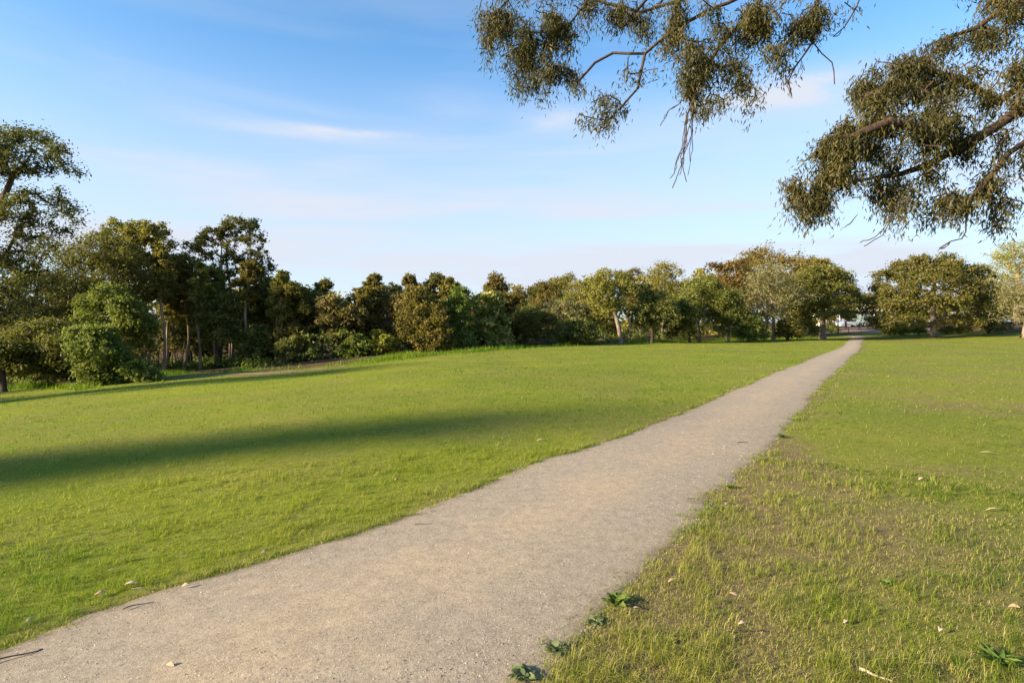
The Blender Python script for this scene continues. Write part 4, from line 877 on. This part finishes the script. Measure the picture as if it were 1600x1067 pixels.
for i, (lab, px, py, L, yaw, r, mt) in enumerate((
    ('dark bent twig lying in the dry grass right of the path', 1163, 990, .20, .06, .0055, M_twig), ('pale bare stick at the bottom edge of the grass', 1366, 1060, .13, -.75, .008, M_pale), ('dark twig on the left path lip', 215, 950, .16, .65, .004, M_twig),
    ('dark twig half buried at the lower left path corner', 25, 1030, .22, .7, .005, M_twig), ('short dark twig on the middle of the gravel path', 752, 900, .05, .3, .003, M_twig), ('small dark twig far up the gravel path', 1080, 782, .08, .1, .004, M_twig),
    ('small dark stick on the gravel before the bend', 1160, 693, .14, .2, .006, M_twig), ('thin twig on the left gravel shoulder of the path', 660, 822, .14, .2, .003, M_twig))):
    g = ground_at(px, py) + np.array((0, 0, .02)); rng = np.random.default_rng(700 + i); ca, sa = math.cos(yaw), math.sin(yaw)
    pts = [(L * (u - .5) * ca + .06 * L * math.sin(u * 7 + i), L * (u - .5) * sa * 1.0, .02 * L * math.sin(u * 5)) for u in np.linspace(0, 1, 9)]
    tag(tube_obj('twig', pts, r, r * .5, mt, loc=g), lab, 'twig')

# ------------------------------------------------------------------ far end of the path: mulch bank, house, cars, sign, post
mx = np.linspace(-14, 14, 30); my = np.linspace(0, 22, 20); MX, MY = np.meshgrid(mx + 44, my + 73); MZ = terrain(MX, MY) + .03 + .5 * sstep(MY, 74, 90) * np.clip(1 - np.abs(MX - 47) / 14, 0, 1)
k = (MX > XL(MY) - .4) & (MX < XR(MY) + .4) & (MY < 82); MZ = np.where(k, terrain(MX, MY) - .05, MZ)
I = np.arange(20 * 30).reshape(20, 30); Q = np.stack([I[:-1, :-1], I[:-1, 1:], I[1:, 1:], I[1:, :-1]], -1).reshape(-1, 4)
tag(link('mulch_bank', mesh_np('mulch_bank', np.stack([MX, MY, MZ], -1).reshape(-1, 3), Q, True), M_mulch), kind='structure')
def box(name, c, sz, mat, parent, bev=.0):
    x, y, z = (q / 2 for q in sz); Vv = [(c[0] + i * x, c[1] + j * y, c[2] + l * z) for l in (-1, 1) for i, j in ((-1, -1), (1, -1), (1, 1), (-1, 1))]
    me = bpy.data.meshes.new(name); me.from_pydata(Vv, [], [(0, 3, 2, 1), (4, 5, 6, 7), (0, 1, 5, 4), (1, 2, 6, 5), (2, 3, 7, 6), (3, 0, 4, 7)])
    o = link(name, me, mat, parent)
    if bev: b = o.modifiers.new('bevel', 'BEVEL'); b.width = bev; b.segments = 2
    return o
M_wall = plain('house_render', (.52, .47, .40), (.62, .57, .49), 3, .8); M_roof = plain('roof_tiles', (.48, .38, .25), (.62, .50, .35), 4, .8); M_gar = plain('garage_paint', (.34, .44, .42), (.40, .50, .47), 3, .5)
M_glass = plain('dark_glass', (.03, .04, .05), (.06, .07, .08), 2, .1, spec=.6); M_white = plain('white_paint', (.72, .72, .70), (.80, .80, .78), 3, .4); M_red = plain('red_paint', (.45, .05, .03), (.52, .07, .04), 3, .35, spec=.5); M_tyre = plain('rubber', (.02, .02, .02), (.04, .04, .04), 5, .9); M_metal = plain('grey_metal', (.20, .21, .20), (.30, .31, .30), 8, .5)
def house():
    g = on_ground(1337, 106); g[2] += .0; h = empty('house', g); tag(h, 'low pale house with a cream roof at the end of the path', 'house')
    w = box('wall', (0, 4, 1.35), (13, 8, 2.9), M_wall, h)
    Vv = [(-7.1, -.7, 2.82), (7.1, -.7, 2.82), (7.1, 8.7, 2.82), (-7.1, 8.7, 2.82), (-3.2, 4, 4.5), (3.2, 4, 4.5)]
    me = bpy.data.meshes.new('roof'); me.from_pydata(Vv, [], [(0, 1, 5, 4), (1, 2, 5), (2, 3, 4, 5), (3, 0, 4), (0, 3, 2, 1)]); link('roof', me, M_roof, h)
    gd = box('garage_door', (.55, -.03, 1.1), (2.6, .08, 2.2), M_gar, h)
    for i in range(4): box('panel', (.55, -.085, .3 + i * .54), (2.5, .03, .46), M_gar, gd)
    for x in (-2.2, -4.6, 4.2):
        f = box('window', (x, -.04, 1.5), (1.7, .1, 1.2), M_white, h)
        for sx in (-.4, .4): box('pane', (x + sx, -.10, 1.5), (.7, .03, 1.05), M_glass, f)
    d = box('door', (2.6, -.03, 1.05), (.9, .08, 2.1), M_metal, h); box('handle', (2.95, -.10, 1.05), (.08, .05, .03), M_white, d)
    box('gutter', (0, -.75, 2.78), (14.3, .12, .12), M_white, h)
house()
def car(px, Y, label, paint, rot):
    g = on_ground(px, Y); t = empty('parked_car', g); t.rotation_euler = (0, 0, rot); tag(t, label, 'car')
    prof = [(-2.1, .35), (2.1, .35), (2.15, .62), (2.0, .85), (1.15, .95), (.55, 1.42), (-1.05, 1.45), (-1.75, .98), (-2.12, .92), (-2.18, .6)]; n = len(prof)
    Vv = [(x, y * (.86 if 1.2 < z else 1), z) for y in (-.85, .85) for x, z in prof]; Fq = [list(range(n)), list(range(2 * n - 1, n - 1, -1))] + [[i, i + n, (i + 1) % n + n, (i + 1) % n] for i in range(n)]
    me = bpy.data.meshes.new('body'); me.from_pydata(Vv, [], Fq); b = link('body', me, paint, t); m = b.modifiers.new('bevel', 'BEVEL'); m.width = .06; m.segments = 2
    for s in (-1, 1):
        y = s * .84
        for x0, x1 in ((-1.35, -.35), (-.28, .75)):
            q = [(x0, y, .98), (x1, y, .98), (min(x1, .5), y * .885, 1.36), (max(x0, -1.05), y * .885, 1.36)]; q2 = [(a_, b_ + s * .02, c_) for a_, b_, c_ in q]
            me = bpy.data.meshes.new('window'); me.from_pydata(q + q2, [], [(0, 1, 2, 3), (7, 6, 5, 4), (0, 4, 5, 1), (1, 5, 6, 2), (2, 6, 7, 3), (3, 7, 4, 0)]); link('window', me, M_glass, t)
        for x in (-1.3, 1.35):
            a_ = np.linspace(0, 2 * math.pi, 16, endpoint=False); ring = [(x + .32 * math.cos(q), s * .70, .32 + .32 * math.sin(q)) for q in a_] + [(x + .32 * math.cos(q), s * .89, .32 + .32 * math.sin(q)) for q in a_]
            me = bpy.data.meshes.new('wheel'); me.from_pydata(ring, [], [list(range(16)), list(range(31, 15, -1))] + [[i, (i + 1) % 16, (i + 1) % 16 + 16, i + 16] for i in range(16)]); link('wheel', me, M_tyre, t)
        box('headlight', (2.08, s * .6, .72), (.12, .3, .14), M_white, t)
car(1326, 101, 'white car parked before the pale house', M_white, .1)
car(1312, 99, 'white car half hidden by the left dome tree', M_white, 1.2)
g = on_ground(1345.5, 74); t = empty('park_sign', g); tag(t, 'small white sign on a thin post at the path end', 'sign')
tube_obj('post', [(0, 0, -.1), (0, 0, .7), (0, 0, 1.5)], .03, .03, M_metal, t); box('sign_plate', (0, -.05, 1.25), (.36, .02, .46), M_white, t, .004)
g = on_ground(1326, 73.5); t = empty('bollard', g); tag(t, 'slim dark post beside the path end', 'post')
tube_obj('post', [(0, 0, -.1), (0, 0, .5), (0, 0, .95)], .05, .05, M_metal, t); tube_obj('cap', [(0, 0, .95), (0, 0, .98), (0, 0, 1.0)], .06, .045, M_metal, t)
g = on_ground(1309.5, 71); o = tube_obj('sapling', [(0, 0, -.05), (.03, 0, .8), (.0, .02, 1.6), (.05, 0, 2.6), (.02, 0, 3.4)], .07, .045, MB['tan'], loc=g); tag(o, 'pale bare trunk beside the mulch bank left of the path end', 'sapling')
